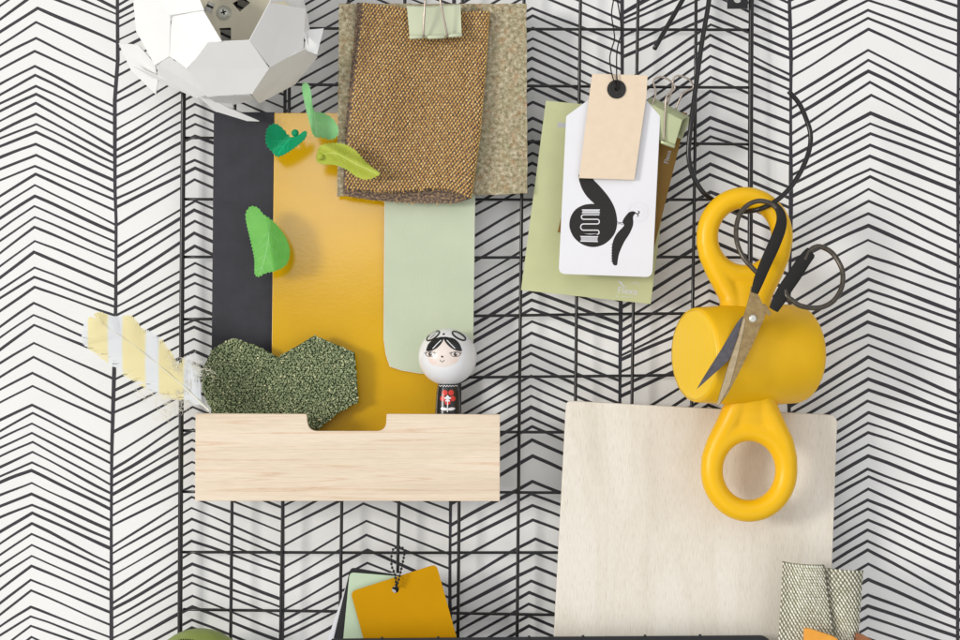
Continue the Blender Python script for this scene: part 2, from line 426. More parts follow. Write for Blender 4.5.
def speck(name, st, sc=70):
    N = Nodes(name); f_ = N.noise(N.uv(), sc, 4, .8); N.col(N.ramp(f_, st)); N.set(Roughness=.9); N.b.inputs['Specular IOR Level'].default_value = .15
    N.bump(f_, .6, .0008); return N.m
M['brown_yarn'] = speck('brown_backing_yarn', [(0.38, rgb(66, 58, 58)), (0.5, rgb(106, 92, 84)), (0.6, rgb(176, 144, 102))], 32)
M['cream_yarn'] = by_u('cream_yarn', [(0.0, rgb(206, 204, 178)), (0.5, rgb(226, 225, 204)), (1.0, rgb(243, 242, 226))], 0.7)
M['grey_yarn'] = speck('charcoal_backing_yarn', [(0.34, rgb(80, 78, 70)), (0.52, rgb(128, 124, 108)), (0.66, rgb(186, 184, 164))])
M['green_yarn'] = by_u('green_boucle_yarn', [(0.0, rgb(92, 104, 76)), (0.35, rgb(130, 142, 106)), (0.7, rgb(164, 174, 134)), (0.88, rgb(194, 198, 158)), (1.0, rgb(226, 220, 176))], 0.75)
M['green_back'] = plain('green_felt_backing', rgb(74, 86, 58), 0.9, 0.2, 0, 0.2, 40, 0.5, 90, 0.0008)
def felt_board():
    N = Nodes('speckled_felt_board'); v = N.uv()
    a = N.noise(v, 24, 8, 0.72); b = N.noise(v, 5, 5, 0.7); c = N.noise(v, 11.0, 5, .7)
    c1 = N.ramp(a, [(0.30, rgb(92, 82, 60)), (0.43, rgb(144, 133, 105)), (0.55, rgb(182, 171, 143)), (0.68, rgb(220, 211, 186))])
    c2 = N.mix(N.ramp(b, [(0.46, (0, 0, 0, 1)), (0.7, (.3, .3, .3, 1))]), c1, rgb(128, 134, 84))
    c3 = N.mix(N.ramp(c, [(0.52, (0, 0, 0, 1)), (0.70, (.55, .55, .55, 1))]), c2, rgb(178, 128, 84))
    N.col(c3); N.set(Roughness=0.9); N.b.inputs['Specular IOR Level'].default_value = 0.15
    N.bump(a, 0.6, 0.0008); return N.m
M['felt'] = felt_board()
def leaf_mat(name, c, c2):
    N = Nodes(name); v = N.uv()
    tr = N.n('ShaderNodeBsdfTranslucent'); mx = N.n('ShaderNodeMixShader'); mx.inputs[0].default_value = .18; tr.inputs[0].default_value = c
    N.l(N.b.outputs[0], mx.inputs[1]); N.l(tr.outputs[0], mx.inputs[2]); N.l(mx.outputs[0], N.t.nodes['Material Output'].inputs[0])
    N.col(N.ramp(N.noise(v, 6, 4, .6), [(0.3, c2), (0.7, c)])); N.set(Roughness=0.5)
    N.b.inputs['Specular IOR Level'].default_value = 0.35
    N.bump(N.noise(N.uv(6, 2.2, .5), 9, 4), 0.55, 0.0008); return N.m
M['leaf_teal'] = leaf_mat('teal_leaf', rgb(8, 168, 112), rgb(4, 148, 96))
M['leaf_light'] = leaf_mat('light_green_leaf', rgb(154, 218, 148), rgb(130, 200, 126))
M['leaf_lime'] = leaf_mat('lime_leaf', rgb(198, 208, 84), rgb(176, 192, 62))
M['leaf_green'] = leaf_mat('green_leaf', rgb(116, 194, 84), rgb(98, 180, 70))
M['orange_wood'] = plain('orange_lacquered_wood', rgb(238, 164, 62), 0.25, 0.5, 0, 0.06, 8)
M['brown_wood'] = plain('brown_wood', rgb(160, 104, 66), 0.4, 0.4, 0, 0.1, 8)
M['green_leather'] = plain('olive_green_leather', rgb(134, 150, 74), 0.42, 0.4, 0, 0.06, 5, 0.25, 40)
M['hole_dark'] = plain('stitch_hole_dark', (0.012, 0.014, 0.008, 1), 0.9, 0.1)
M['shelf_black'] = plain('black_powder_coat', (0.014, 0.014, 0.016, 1), 0.4, 0.5, 0, 0.05, 10, 0.15, 70)
M['chain_black'] = plain('black_bead_chain', (0.012, 0.012, 0.012, 1), 0.22, 0.6, 0.3, 0.05)
M['cord'] = plain('black_cord', (0.016, 0.015, 0.014, 1), 0.7, 0.3, 0, 0.1, 30)
M['eyelet'] = plain('charcoal_paper_washer', (0.035, 0.033, 0.031, 1), 0.75, 0.2, 0, 0.1, 20, 0.3, 80)

# ------------------------------------------------------------------ the wall with its printed pattern
# (left y, peak y, right y) of each hand-drawn chevron, in mm on the wall, None = follow the neighbours
COL = [
 dict(l=None, peak=[(0, 37.5), (50, 35), (110, 36), (200, 35), (300, 34), (400, 32.5), (640, 31)], pitch=11, kl=29, kr=39,
  rows=[(10,-20,14.5),(24,-8,24),(36,8,42.5),(49,22,62),(60,38,78),(73,51,87.5),(87.5,66,107),(98,75,115.5),(106,86,124),(114.5,94,135),(124,103,148.5),(134,114,156.5),(141,124,163.5),(149,132,171),(160,144,181),(172,155,192),(183,166,200),(200,174,211),(212,185,225),(222,196,233),(234.5,206,242),(245,217,252),(258,227,261),(271,241,274),(282.5,252,287),(294,267.5,300),(302,277,307),(315.5,287,315.5),(331,303,339),(342,315,349.5),(354.5,325,358),(367.5,343,379),(381,357,399),(393,373,414),(406,386,423),(423,405,445),(434.5,413,454),(442,423.5,464),(450.5,433,475),(459.5,442,485.5),(470,452,494),(479,462.5,502),(485,470.5,510),(498,483,521),(509,494,531),(520,505,540),(536,513,549),(548,523.5,564),(559,534,570.5),(570,545,581),(581,556,591),(594.5,566,600),(608,580,613),(619.5,590.5,625.5),(631,607,638),(639,616.5,646),(654,626,654)]),
 dict(peak=[(0, 196), (150, 195), (300, 194.5), (400, 193), (480, 192), (640, 192)], pitch=11, kl=45, kr=39,
  rows=[(12.5,-30,8),(19,-23,18),(27,-14,29),(40,0,42),(50,10,52),(66,22,62),(76,33,72),(94,48,85),(102,58,95),(116,70,108),(130,84,120),(141,94,131),(151,104,141),(158,114.5,151),(167,124,160),(178,136,172),(189,147,186),(199,160,200),(207.5,168,208),(225.5,179.5,220),(247.5,201,240),(257.5,210,251),(269,221,264),(285,233,277),(295,246,289),(307.5,263,303),(316,274,313),(325,283,323),(337.5,296,335),(347,307,346),(356,320,358),(365,327,367),(380,339,379),(391,351,391),(401,363,402),(413,375,414),(432.5,390,430),(456,407,446),(470,418,457),(477.5,430,469),(486,440,480),(495,449,490),(505,462,499),(516,473,508),(526,486,520),(547,497,532.5),(554,508,547.5),(565,519,556),(576,530,566),(590,541,572.5),(604,552,586),(610,564,600),(619,575,608),(629,583,617.5),(639,596,633),(650,607,642),(664,620,655),(676,628,664)]),
 dict(peak=[(0, 364), (500, 363.5), (521, 366), (550, 368), (640, 367)], pitch=11.3, kl=44, kr=36,
  rows=[(506,465,500),(518,476,510.5),(529,489,524),(546,503.6,538),(568,521,554.5),(583,535,569),(593.5,550,587),(610.5,563,598),(621,578,610),(631,588,622),(638,597,634),(652,609,645),(664,621,657),(676,632,668)]),
 dict(peak=[(0, 532.5), (300, 532), (400, 531), (480, 533), (495, 531), (539, 535), (567, 536), (590, 529), (640, 529)], pitch=11.2, kl=45, kr=40,
  rows=[(None,-38,3),(None,-20,20),(None,-7,29),(52,8,43),(60,15.5,54),(73,28,70),(83,38.5,79),(93,48,90),(103,58,100),(113,68.5,109),(124,79,120),(133,88,128),(147,102,142),(163,118,158),(175,129,168),(186,141,180),(198,153,192),(207,163,203),(217,173,213),(227.5,184.5,224),(248,203.5,243),(261,216,256),(272,231,270),(291.5,245,280),(301.5,255.5,290),(314,267,301),(326,279,311),(336.5,291,324),(347.5,300,332),(354,309,341.5),(368,321.5,357),(379,333,368),(387,345,381),(394,353.5,393),(409,365,404),(421,376,415),(429,386,426),(440,396,436),(452,407,447),(464,418,457),(472,426.5,466),(488,440,478),(504,456,497),(525.6,481.5,516),(537,494,527),(546,505.5,540),(563.5,520,554),(587,539,573),(599,553,589),(610.6,567.5,604),(625,581,617),(636,592.5,629),(648,604,641),(659,616,653),(670,626,664)]),
 dict(peak=[(0, 710.5), (200, 710), (300, 709), (640, 708)], pitch=11, kl=56, kr=35,
  rows=[(14,-33,3),(19,-24,13),(23.5,-15,21),(36.5,-6,30),(48,5,40),(57,16.5,50),(83.5,24.5,58.5),(96.6,35,75),(105,45,81),(118,56,90),(128,66.5,100),(139,77,111),(153,91,123),(163,102,135),(177,117.5,149),(187,127.5,156),(195,136.5,164),(208,152,188),(219,164,198.5),(229,174.5,208),(243,192,225),(255,203,237),(269,216,250),(279,226,261),(293,240,275),(308,256,290),(322,268,302),(331,281.5,315),(340,290.5,325),(350,300.7,335),(356,311,345),(360,322,356),(372,334,368),(387,346,380),(396.5,356,391),(424,371,404),(440,384,417),(451,395,428),(460,405,437),(470,418,450)]),
 dict(peak=[(0, 868.5), (60, 868), (100, 871), (160, 870), (225, 868), (640, 868)], pitch=11, kl=46, kr=40,
  rows=[(1,-36,-4),(9.4,-25,6.5),(29,-12,21),(40,0,31),(50,10,45),(60,18,56),(77,29,72),(96.5,50,96.6),(109,60,108),(118,71,117),(134.4,82,130),(145.6,95,139.6),(157,113,149),(167,123.5,157),(175.6,133.5,166),(185,145,181),(197,156,191.5),(206.6,169,205),(219,176.5,217),(233,189,232),(242,201,242.5),(251,213.5,255.6),(261,225.6,265),(281,240,280),(304,256,286.6),(317.5,267,300),(328,279,313),(334,290,321),(343,299,331),(356,311,347),(365,322,355),(373,335,369),(393,345,380.6),(407,357,395.6),(414.5,368,404),(425,379,414),(436,390,421),(449,401,433),(462,412.5,447.5),(470,423,455),(478,432.6,464),(491,445,480),(502,456,490),(514,469,503),(522,476.6,515.6),(536,489,530),(545,500,539),(554,509,551.6),(566,520,560),(577,530,572.5),(588,541,585.6),(597,550,599),(612,564,610),(627,579.6,619),(641,595,629),(652,606,637),(662,616.6,647),(674,628,660),(685,639,671)]),
]
SP = [ # spine x by y
 [(-500, -55), (0, -53), (640, -57), (1100, -58)],
 [(-400, 119), (0, 117.5), (60, 118), (100, 115), (190, 115), (220, 116), (300, 115.5), (370, 114), (450, 112), (560, 111.5), (1000, 110)],
 [(-400, 286), (0, 285.5), (120, 284.6), (500, 283), (1000, 281)],
 [(-400, 455), (0, 454), (500, 450.7), (560, 450), (1000, 449)],
 [(-400, 623.5), (0, 622), (100, 622.5), (300, 620.5), (420, 620), (1000, 619)],
 [(-400, 789), (0, 789), (60, 791), (200, 790.5), (400, 789), (1000, 789)],
 [(-400, 958.5), (0, 958.5), (300, 958), (640, 958), (1000, 958)]]
def interp(tab, y):
    if y <= tab[0][0]: return tab[0][1]
    for (a, b), (c, d) in zip(tab, tab[1:]):
        if y <= c: return b + (d - b) * (y - a) / (c - a)
    return tab[-1][1]
def build_wall():
    vs = []; fs = []; fm = []; W0 = Fr(0)
    x0, x1, y0, y1 = -900, 1860, -420, 1080
    vs += [W0.v(x0, y0), W0.v(x1, y0), W0.v(x1, y1), W0.v(x0, y1)]; fs.append((0, 3, 2, 1)); fm.append(0)
    def put(pts, ws, dh, f=0):
        v, fc = ribbon(pts, ws, lambda x, y: W0.v(x, y, dh)); b = len(vs); vs.extend(v); fs.extend(tuple(i + b for i in f_) for f_ in fc); fm.extend([1] * len(fc))
    def spine(tab, r):
        wv = wob(0, .75, .03); wx = wob(0, .5, .02); pts = []; ws = []
        y = y0
        while y <= y1: pts.append((interp(tab, y) + wx(y), y)); ws.append(3.4 + wv(y)); y += 8
        put(pts, ws, .30)
    def chev(xa, L, xp, P_, xb, R, r, k):
        base = r.choice([2.1, 2.2, 2.3, 2.4, 2.6, 3.1]) + .35 * (xp > 450); wv = wob(0, .42, .055); wy = wob(0, .38, .05)
        pts = []; ws = []
        bow = r.uniform(-.4, 1.2)
        for i in range(13):
            t = i / 12; x = xa + (xp - xa) * t; e = min(1, t * 5) * min(1, (1 - t) * 5)
            y = L + (P_ - L) * t + wy(x) * e + bow * math.sin(math.pi * t) * (.5 - t) * 3 * e; pts.append((x, y)); ws.append(base + wv(x))
        ws[-1] += .3
        bow = r.uniform(-.5, 1.0)
        for i in range(1, 15):
            t = i / 14; x = xp + (xb - xp) * t; e = min(1, t * 5) * min(1, (1 - t) * 5)
            y = P_ + (R - P_) * t + wy(x) * e - bow * math.sin(math.pi * t) * (.5 - t) * 3 * e; pts.append((x, y)); ws.append(base + wv(x))
        put(pts, ws, .12 + .06 * (k % 2))
    cols = []
    for c in COL:
        rows = list(c['rows']); out = []
        p = rows[0][1]
        while p > y0 - 40: p -= c['pitch'] * rnd.uniform(.85, 1.25); out.insert(0, (None, p, None))
        out += rows; p = rows[-1][1]
        while p < y1: p += c['pitch'] * rnd.uniform(.85, 1.2); out.append((None, p, None))
        cols.append(out)
    for ci, c in enumerate(COL):
        for k, (L, P_, R) in enumerate(cols[ci]):
            L = P_ + c['kl'] + rnd.uniform(-1, 1) if L is None else L; R = P_ + c['kr'] + rnd.uniform(-1, 1) if R is None else R
            xp = interp(c['peak'], P_) + rnd.uniform(-.6, .6)
            if ci == 0:
                xa = interp(SP[0], L); L = L + (L - P_) / max(1, xp) * (-xa) * .75
            else: xa = interp(SP[ci], L)
            chev(xa, L, xp, P_, interp(SP[ci + 1], R), R, rnd, k)
    for tab in SP: spine(tab, rnd)
    # the same print goes on to both sides of the picture
    for side in (list(range(-5, 0)) + list(range(6, 11))):
        xa = -54 + 168.6 * (side) if side < 0 else 958 + 168.6 * (side - 6)
        xb = xa + 168.6; src = cols[side % 5 + 1 if side % 5 + 1 < 6 else 1]
        for k, (L, P_, R) in enumerate(src):
            L = P_ + 45 if L is None else L; R = P_ + 39 if R is None else R
            chev(xa, L, xa + 80, P_, xb, R, rnd, k)
        tt = [(-420, (xb if side > 0 else xa)), (1080, (xb if side > 0 else xa))]; spine(tt, rnd)
    o = mk('wall', vs, fs, None, mats=[M['paper'], M['ink']], fmat=fm)
    bm = bmesh.new(); bm.from_mesh(o.data)
    for f in bm.faces:
        if f.normal.y > 0: f.normal_flip()
    bm.to_mesh(o.data); bm.free()
    tag(o, 'white wallpaper with hand drawn dark chevron lines', 'wall', kind='structure')
build_wall()

# ------------------------------------------------------------------ wire grid
G = Fr(16)
grid = thing('wire_grid', 'black wire grid panel hanging flat in front of the chevron wallpaper', 'wire grid', G.v(466, 320))
def vwire(nm, xt, xb, r, h, ya=-60, yb=720):
    f = Fr(h); g = lambda y: xt + (xb - xt) * y / 600
    w = wob(0, .35, .012)
    tube(nm, [f.v(g(y) + w(y), y) for y in range(ya, yb + 1, 20)], r, M['black_wire'], grid)
vwire('frame_rod', 183.6, 180.2, 2.5, 16)
vwire('frame_rod', 751.4, 748.5, 2.6, 16)
for xt, xb in ((236, 231), (290.3, 281.2), (348.6, 340.3), (404.6, 397.3), (462.6, 458.2), (524, 517.3), (580.3, 573), (638, 629), (696, 690.5)):
    vwire('wire', xt, xb, 1.65, 18)
for yl, yr in ((-29, -28), (28, 29.6), (83.6, 87.5), (137.6, 144), (199.2, 199.8), (257, 257.5), (319, 312.8), (381, 374), (430.6, 433), (491.8, 493), (552.3, 553.2), (609.2, 618), (668, 672)):
    f = Fr(14.5); w = wob(0, .3, .015)
    tube('wire', [f.v(x, yl + (yr - yl) * (x - 183) / 568 + w(x)) for x in list(range(183, 751, 20)) + [751]], 1.45, M['black_wire'], grid, seg=10)

# grid bracket at the top edge
bk = sheet('grid_bracket', [(727.5, -22), (748, -22), (748, 8.3), (727.5, 8.3)], Fr(21), M['shelf_black'], None, thick=3, step=6, smooth=False,
           holes=[[(737.5 + 4 * math.cos(a), -1.2 + 4 * math.sin(a)) for a in [2 * math.pi * k / 20 for k in range(20)]]])
tag(bk, 'small dark metal tab with a round hole at the top of the wire grid', 'bracket')

# ------------------------------------------------------------------ cards behind the tray
f = Fr(22)
o = slab('dark_card', [(213.8, 112), (274.5, 112), (272.5, 462), (210.6, 462)], f, 1.2, M['navy'], bevel=.2)
tag(o, 'tall dark navy card standing at the left of the glossy amber card', 'card', 'colour sample cards standing in the wooden tray')
AMB = Fr(25)
o = slab('amber_card', rpoly([(274, 112.5), (440.5, 112.5), (439.6, 468), (272.3, 468)], .8, 2), AMB, 1.6, M['amber'], bevel=.4,
         hf=lambda x, y: (y - 112) * .052 - 3)
tag(o, 'tall glossy amber card standing between the navy card and pale green card', 'card', 'colour sample cards standing in the wooden tray')
f = Fr(38)
pg = [(385.5, 120), (476, 120), (472.6, 374.5), (440, 374.5), (420, 373), (402, 370), (390.2, 366), (386.2, 354), (384, 338)]
root = thing('pale_green_card', 'pale green leather textured card with a rounded lower corner, right of the amber card', 'card', f.v(430, 374), 'colour sample cards standing in the wooden tray')
hfp = lambda x, y: -2 + 3.0 * max(0, (y - 300) / 75) ** 2
sheet('front_face', pg, f, M['pale_leather'], root, hf=hfp, thick=.25, step=8)
cx, cy = 430, 250
sheet('card_core', [(x + (-.6 if x < cx else .3), y + (.5 if y > cy else -.5)) for x, y in pg], f, M['cut_edge'], root, hf=lambda x, y: hfp(x, y) - .9, thick=.8, step=8)

# felt board
f = Fr(42)
jit = lambda pts, a: [(x + rnd.uniform(-a, a), y + rnd.uniform(-a, a)) for x, y in pts]
o = slab('felt_board', jit(dense([(339, 3.5), (526.5, 3.5), (527.5, 193), (505, 194.5), (440, 195), (337, 196)], 5), .35), f, 3.5, M['felt'], bevel=.3)
tag(o, 'speckled grey green felt board hanging behind the gold woven fabric', 'felt board')

# ------------------------------------------------------------------ gold woven fabric folded in two
def weave(path_fn, nu, nv, base_mat, yarn_mat, name, parent, su=3.7, sv=2.95, ln=1.75, wd=1.05, lean=0.28, side=-1, solid=.9, vrange=None):
    """path_fn(u,v) -> Vector (u,v in 0..1); lays the ground cloth and rows of raised yarn floats on it"""
    vs = []; uv = []; fs = []; NU, NV = 56, 40
    for j in range(NV + 1):
        for i in range(NU + 1): vs.append(path_fn(i / NU, j / NV)); uv.append((i / NU * 3, j / NV * 3))
    for j in range(NV):
        for i in range(NU):
            a = j * (NU + 1) + i; fs.append((a, a + 1, a + NU + 2, a + NU + 1) if side > 0 else (a, a + NU + 1, a + NU + 2, a + 1))
    cloth = mk(name, vs, fs, base_mat, parent, uvs=uv, smooth=True, solid=solid)
    L = lambda a, b: (path_fn(*a) - path_fn(*b)).length * 1000
    lu = sum(L(((k + 1) / 40, .5), (k / 40, .5)) for k in range(40)); lv = L((.6, 1), (.6, 0))
    cu = int(lu / su); cv = int(lv / sv); items = []
    e = 1e-3
    for j in range(cv):
        for i in range(cu):
            u = (i + (.5 if j % 2 else 0) + .25 + rnd.uniform(-.06, .06)) / cu; v = (j + .5 + rnd.uniform(-.05, .05)) / cv
            if u > .995: continue
            p = path_fn(u, v); du = (path_fn(min(1, u + e), v) - path_fn(max(0, u - e), v)).normalized(); dv = (path_fn(u, min(1, v + e)) - path_fn(u, max(0, v - e))).normalized()
            n = du.cross(dv) * (1 if side > 0 else -1); n.normalize()
            if n.y > .6: continue
            ax = (dv + du * lean).normalized(); bx = n.cross(ax).normalized()
            items.append((p + n * .0003, bx * wd / 1000, ax * ln / 1000 * rnd.uniform(.9, 1.08), n * .0006, (min(1, max(0, rnd.gauss(.5, .25))), .5)))
    v_, f_, uv_ = ellipsoids(items)
    mk('raised_yarn', v_, f_, yarn_mat, cloth, uvs=uv_, smooth=True)
    return cloth
cl = Fr(50)
gold = thing('folded_fabric', 'gold and brown woven fabric folded over and clipped in front of the felt board', 'fabric', cl.v(412, 200))
xl_f = [(0, 361.5), (40, 357.5), (90, 351.5), (131, 347), (190, 343.5), (205, 343)]
xr_f = [(0, 490), (11, 489), (60, 486), (138, 479.5), (180, 473.5), (198, 471), (205, 470.5)]
bot_front = [(343, 188), (360, 190), (374, 191), (390, 191.6), (407, 191), (425, 189), (439, 188), (452, 190), (461, 193), (472, 198)]
bot_back = [(343, 195.5), (374, 200), (417, 203), (461, 203), (472, 199)]
top_line = [(355, 1.5), (375, 4), (400, 7), (430, 11), (455, 13), (480, 11), (490, 11)]
def gold_fn(u, v):
    # u: 0 back-left -> .46 right edge back -> .54 right edge front -> 1 front-left
    if u < .475: s = u / .475; side = 0
    elif u > .515: s = 1 - (u - .515) / .485; side = 1
    else: s = 1; side = (u - .475) / .04
    yb = lambda x: interp(bot_back, x) * (1 - (side if 0 < side < 1 else side)) + interp(bot_front, x) * side
    y = 0
    xg = 343 + s * 128; ytop = interp(top_line, 357 + s * 133)
    y = ytop + (yb(xg) - ytop) * v
    xl = interp(xl_f, y) - (4.5 if side == 0 else 0) * (1 - v) ** .7 * 1.0; xr = interp(xr_f, y)
    bulge = 5 + 2.6 * v
    x = xl + (xr - xl) * s
    hb = -4 + 1.0 * v
    hfr = hb + bulge * 1.3 + v * 3.2 * math.sin(s * 5.4 + .6) + 4.2 * math.exp(-((s - .22 - .1 * v) / .16) ** 2 - ((v - .42) / .22) ** 2) - 3.4 * math.exp(-((s - .50) / .17) ** 2 - ((v - .66) / .16) ** 2) + 2.4 * math.exp(-((s - .80) / .10) ** 2 - ((v - .3) / .3) ** 2) + 1.6 * math.sin(s * 3.1 + y * .03) - 2.8 * math.exp(-((s - .5) / .3) ** 2 - (v / .2) ** 2) * 1.6 - (1 - s) ** 2 * 5
    if side == 0: h = hb + s * 1.0
    elif side == 1: h = hfr
    else:
        a = -math.pi / 2 + math.pi * side; h = (hb + 1 + hfr) / 2 + (hfr - hb - 1) / 2 * math.sin(a); x = xr + (math.cos(a)) * 3.0 - 3.0
        return cl.v(x, y, h)
    x = xl + (xr - 3.0 - xl) * s
    return cl.v(x, y, h)
weave(gold_fn, 0, 0, M['brown_yarn'], M['gold_yarn'], 'ground_cloth', gold, su=3.5, sv=2.6, side=1, ln=1.62, wd=.9, lean=.34)

vs = []; fs = []
for i in range(110):
    k = rnd.random(); u = rnd.uniform(.53, 1) if k < .6 else rnd.uniform(0, .46); v = 1.0; dx, dy = rnd.uniform(-1.2, 1.2), rnd.uniform(.8, 2.6)
    if k > .85: u = rnd.choice([.999, .001]); v = rnd.random(); dx, dy = rnd.uniform(-2.4, -.8), rnd.uniform(-1, 1)
    p = gold_fn(u, v); q = [p + Vector((dx * t + rnd.uniform(-.2, .2), -.6 * t, -dy * t)) / 1000 for t in (0, .4, .8, 1)]; w = rnd.uniform(.14, .26) / 1000
    b0 = len(vs)
    for z in q: vs += [z + Vector((w, 0, w * .4)), z - Vector((w, 0, w * .4))]
    for j in range(3): fs.append((b0 + 2 * j, b0 + 2 * j + 1, b0 + 2 * j + 3, b0 + 2 * j + 2))
mk('loose_threads', vs, fs, M['gold_yarn'], gold, uvs=[(.5, .5)] * len(vs))['kind'] = 'stuff'
# ------------------------------------------------------------------ binder clips
cf = Fr(66)
clip = thing('binder_clip', 'pale green binder clip holding the gold woven fabric to the felt board', 'binder clip', cf.v(435, 22), 'binder clips')
body = sheet('clip_body', [(406.6, 5), (430, 6.5), (460.4, 3.6), (461.6, 35), (447, 36.5), (424, 37.5), (409.6, 37.5)], cf, M['clip_green'], clip, hf=lambda x, y: -2 - (37 - y) * .12 + .6 * math.sin(x * .15), thick=.9, step=4)
# spine and rear face
vsp = []; fsp = []
for i in range(13):
    t = i / 12; x = 407 + 53.4 * t; yt = 5 + 1.2 * math.sin(math.pi * t) - 1.4 * t
    vsp += [cf.v(x, yt, -6.1), cf.v(x, yt - 1.6, -9), cf.v(x, yt - 1.2, -18), cf.v(x - .5, yt + 24, -26)]
for i in range(12):
    for k in range(3): a = i * 4 + k; fsp.append((a, a + 4, a + 5, a + 1))
mk('clip_spine', vsp, fsp, M['clip_green'], clip, smooth=True, solid=.9)
for a, b in (((409.4, 37.3), (422.6, 36.6)), ((427.6, 37.2), (444.6, 36.6)), ((448.6, 35.6), (462.2, 34.8))):
    A = cf.v(a[0], a[1], .2); B = cf.v(b[0], b[1], .2)
    tube('rolled_lip', [A, A.lerp(B, .03), A.lerp(B, .97), B], [1.3, 1.9, 1.9, 1.3], M['clip_green'], clip, seg=14)
pts = spl([(424, 36.2, .4), (423.7, 33, 3), (424.4, 16, 5.5), (425.6, 0, 6.5), (426.6, -16, 6), (430, -24, 5), (434, -25, 5), (438, -19, 6), (440.2, 0, 6.5), (443.6, 18, 5), (446.8, 33, 3), (447, 35.8, .4)], 6)
tube('handle', [cf.v(*p) for p in pts], 1.05, M['rose_wire'], clip, seg=10)

# small light green clip holding the tags
cg = Fr(50)
clip2 = thing('binder_clip', 'light green binder clip seen from the side, biting the brown card behind the white tag', 'binder clip', cg.v(668, 120), 'binder clips')
vv = [cg.v(646, 102, 4), cg.v(681, 121.5, 12), cg.v(690.5, 117.6, 2), cg.v(654, 97, -4), # top spine
      cg.v(660.6, 141.5, 2), cg.v(674, 146.6, 4), cg.v(648, 136, 0), cg.v(683, 138, -8), cg.v(655, 130, -10)]
mk('clip_body', vv, [(0, 6, 4, 5, 1), ], M['clip_lime'], clip2, solid=.9, bevel=.4)
def strip(a, b, c, d, n=8, bow=1.5):
    vs = []; fs = []
    for i in range(n + 1):
        t = i / n; p = a.lerp(d, t); q = b.lerp(c, t); off = Vector((0, 0, math.sin(math.pi * t) * bow / 1000)); vs += [p + off, q + off]
    for i in range(n): fs.append((2 * i, 2 * i + 1, 2 * i + 3, 2 * i + 2))
    return vs, fs
v_, f_ = strip(vv[0], vv[1], vv[2], vv[3]); mk('clip_spine', v_, f_, M['clip_lime'], clip2, smooth=True, solid=.9)
mk('rear_face', [vv[3], vv[2], vv[7], vv[8]], [(0, 1, 2, 3)], M['clip_lime'], clip2, solid=.9)
A, B = vv[6] + Vector((0, -.0008, 0)), vv[5] + Vector((0, -.0008, -.0004))
A = cg.v(660.4, 141.8, 3.2); B = cg.v(674.4, 147.2, 5.2)
tube('rolled_lip', [A, A.lerp(B, .04), A.lerp(B, .96), B], [1.4, 2.0, 2.0, 1.4], M['clip_lime'], clip2, seg=14)
T7 = lambda x, y, h: cg.v(640 + x / 7.11, 60 + y / 7.11, h)
tube('handle', [T7(*p) for p in spl([(165, 578, 6), (167, 480, 8), (172, 360, 11), (176, 290, 12), (188, 258, 12), (236, 215, 12), (225, 180, 12), (190, 148, 12), (140, 131, 12), (92, 150, 12), (90, 180, 11), (106, 240, 9), (94, 290, 6), (82, 325, 4)], 6)], .95, M['rose_wire'], clip2)
tube('handle', [T7(*p) for p in spl([(255, 362, -4), (262, 330, -2), (300, 242, 2), (330, 222, 3), (374, 202, 4), (368, 170, 4), (340, 138, 4), (285, 116, 4), (245, 122, 3), (232, 160, 2), (228, 205, 0), (205, 290, -5), (180, 350, -9)], 6)], .95, M['rose_wire'], clip2)

# ------------------------------------------------------------------ the hanging cards and tags
f = Fr(34)
lc = slab('lime_card', [(546, 100.5), (675, 113), (650.6, 304), (521, 290)], f, .9, M['lime_card'], bevel=.15)
tag(lc, 'light lime green card hanging at a tilt behind the white printed tag', 'card', 'cards clipped on the wire grid')
pr = Print(lambda x, y: f.v(x, y, .12)); pr.poly([(557.8, 122.3), (567.5, 123), (567, 127.6), (557.3, 127)]); pr.build('slot_mark', M['print_grey'], lc)
text_mesh('printed_lettering', 'Flexa', 9.6, f, 627.5, 291.0, .09, M['print_pale'], lc, .12)
pr = Print(lambda x, y: f.v(x, y, .14))
pr.stroke([(618.5, 280.5), (620.5, 282.5), (623.5, 286), (627, 286.4)], [.6, 2.4, 1.4, .5]); pr.stroke([(631, 284), (635, 282), (638, 284), (639.5, 285.5)], [.5, .9, .8, .6])
pr.stroke([(616, 296.2), (618.5, 296.4)], .9); pr.stroke([(621, 296.6), (633, 297.4)], .5)
pr.build('printed_emblem', M['print_pale'], lc)
f = Fr(37)
bc = slab('brown_card', [(590, 97), (687.5, 113), (652.5, 254.6), (557.6, 232)], f, .9, M['brown_card'], bevel=.15)
tag(bc, 'ochre brown card gripped by the small light green clip behind the white tag', 'card', 'cards clipped on the wire grid')
text_mesh('printed_lettering', 'Flexa', 6.5, f, 667.6, 157, -1.34, M['print_grey'], bc, .12)
f = Fr(56)
wt_poly = rpoly([(604, 88), (634, 88), (645.5, 99), (660.3, 116), (652.2, 277.2), (558.6, 273.8), (566.2, 116), (588, 100)], [1, 1, 1, 1.5, 7, 7, 1.5, 1])
wt = slab('white_tag', wt_poly, f, 1.0, M['white_card'], bevel=.15)
tag(wt, 'white swing tag with clipped upper corners and a black printed picture', 'tag', 'swing tags')
T = lambda x, y: (555 + x / 6.4, 170 + y / 6.4)
def body_of(pts): return [T(*p) for p in spl(pts, 5, True)]
pr = Print(lambda x, y: f.v(x, y, .12))
pr.poly([T(*p) for p in [(150, 30), (225, 30)]] + [T(*p) for p in spl([(250, 66), (300, 118), (350, 182), (384, 250), (398, 325), (390, 385), (364, 432), (322, 470), (272, 490), (222, 491), (168, 472), (122, 432), (97, 382), (92, 340), (104, 292), (134, 250), (182, 224), (225, 217), (252, 217)], 4)] + [T(*p) for p in spl([(250, 214), (205, 170), (172, 118), (154, 66)], 4)])
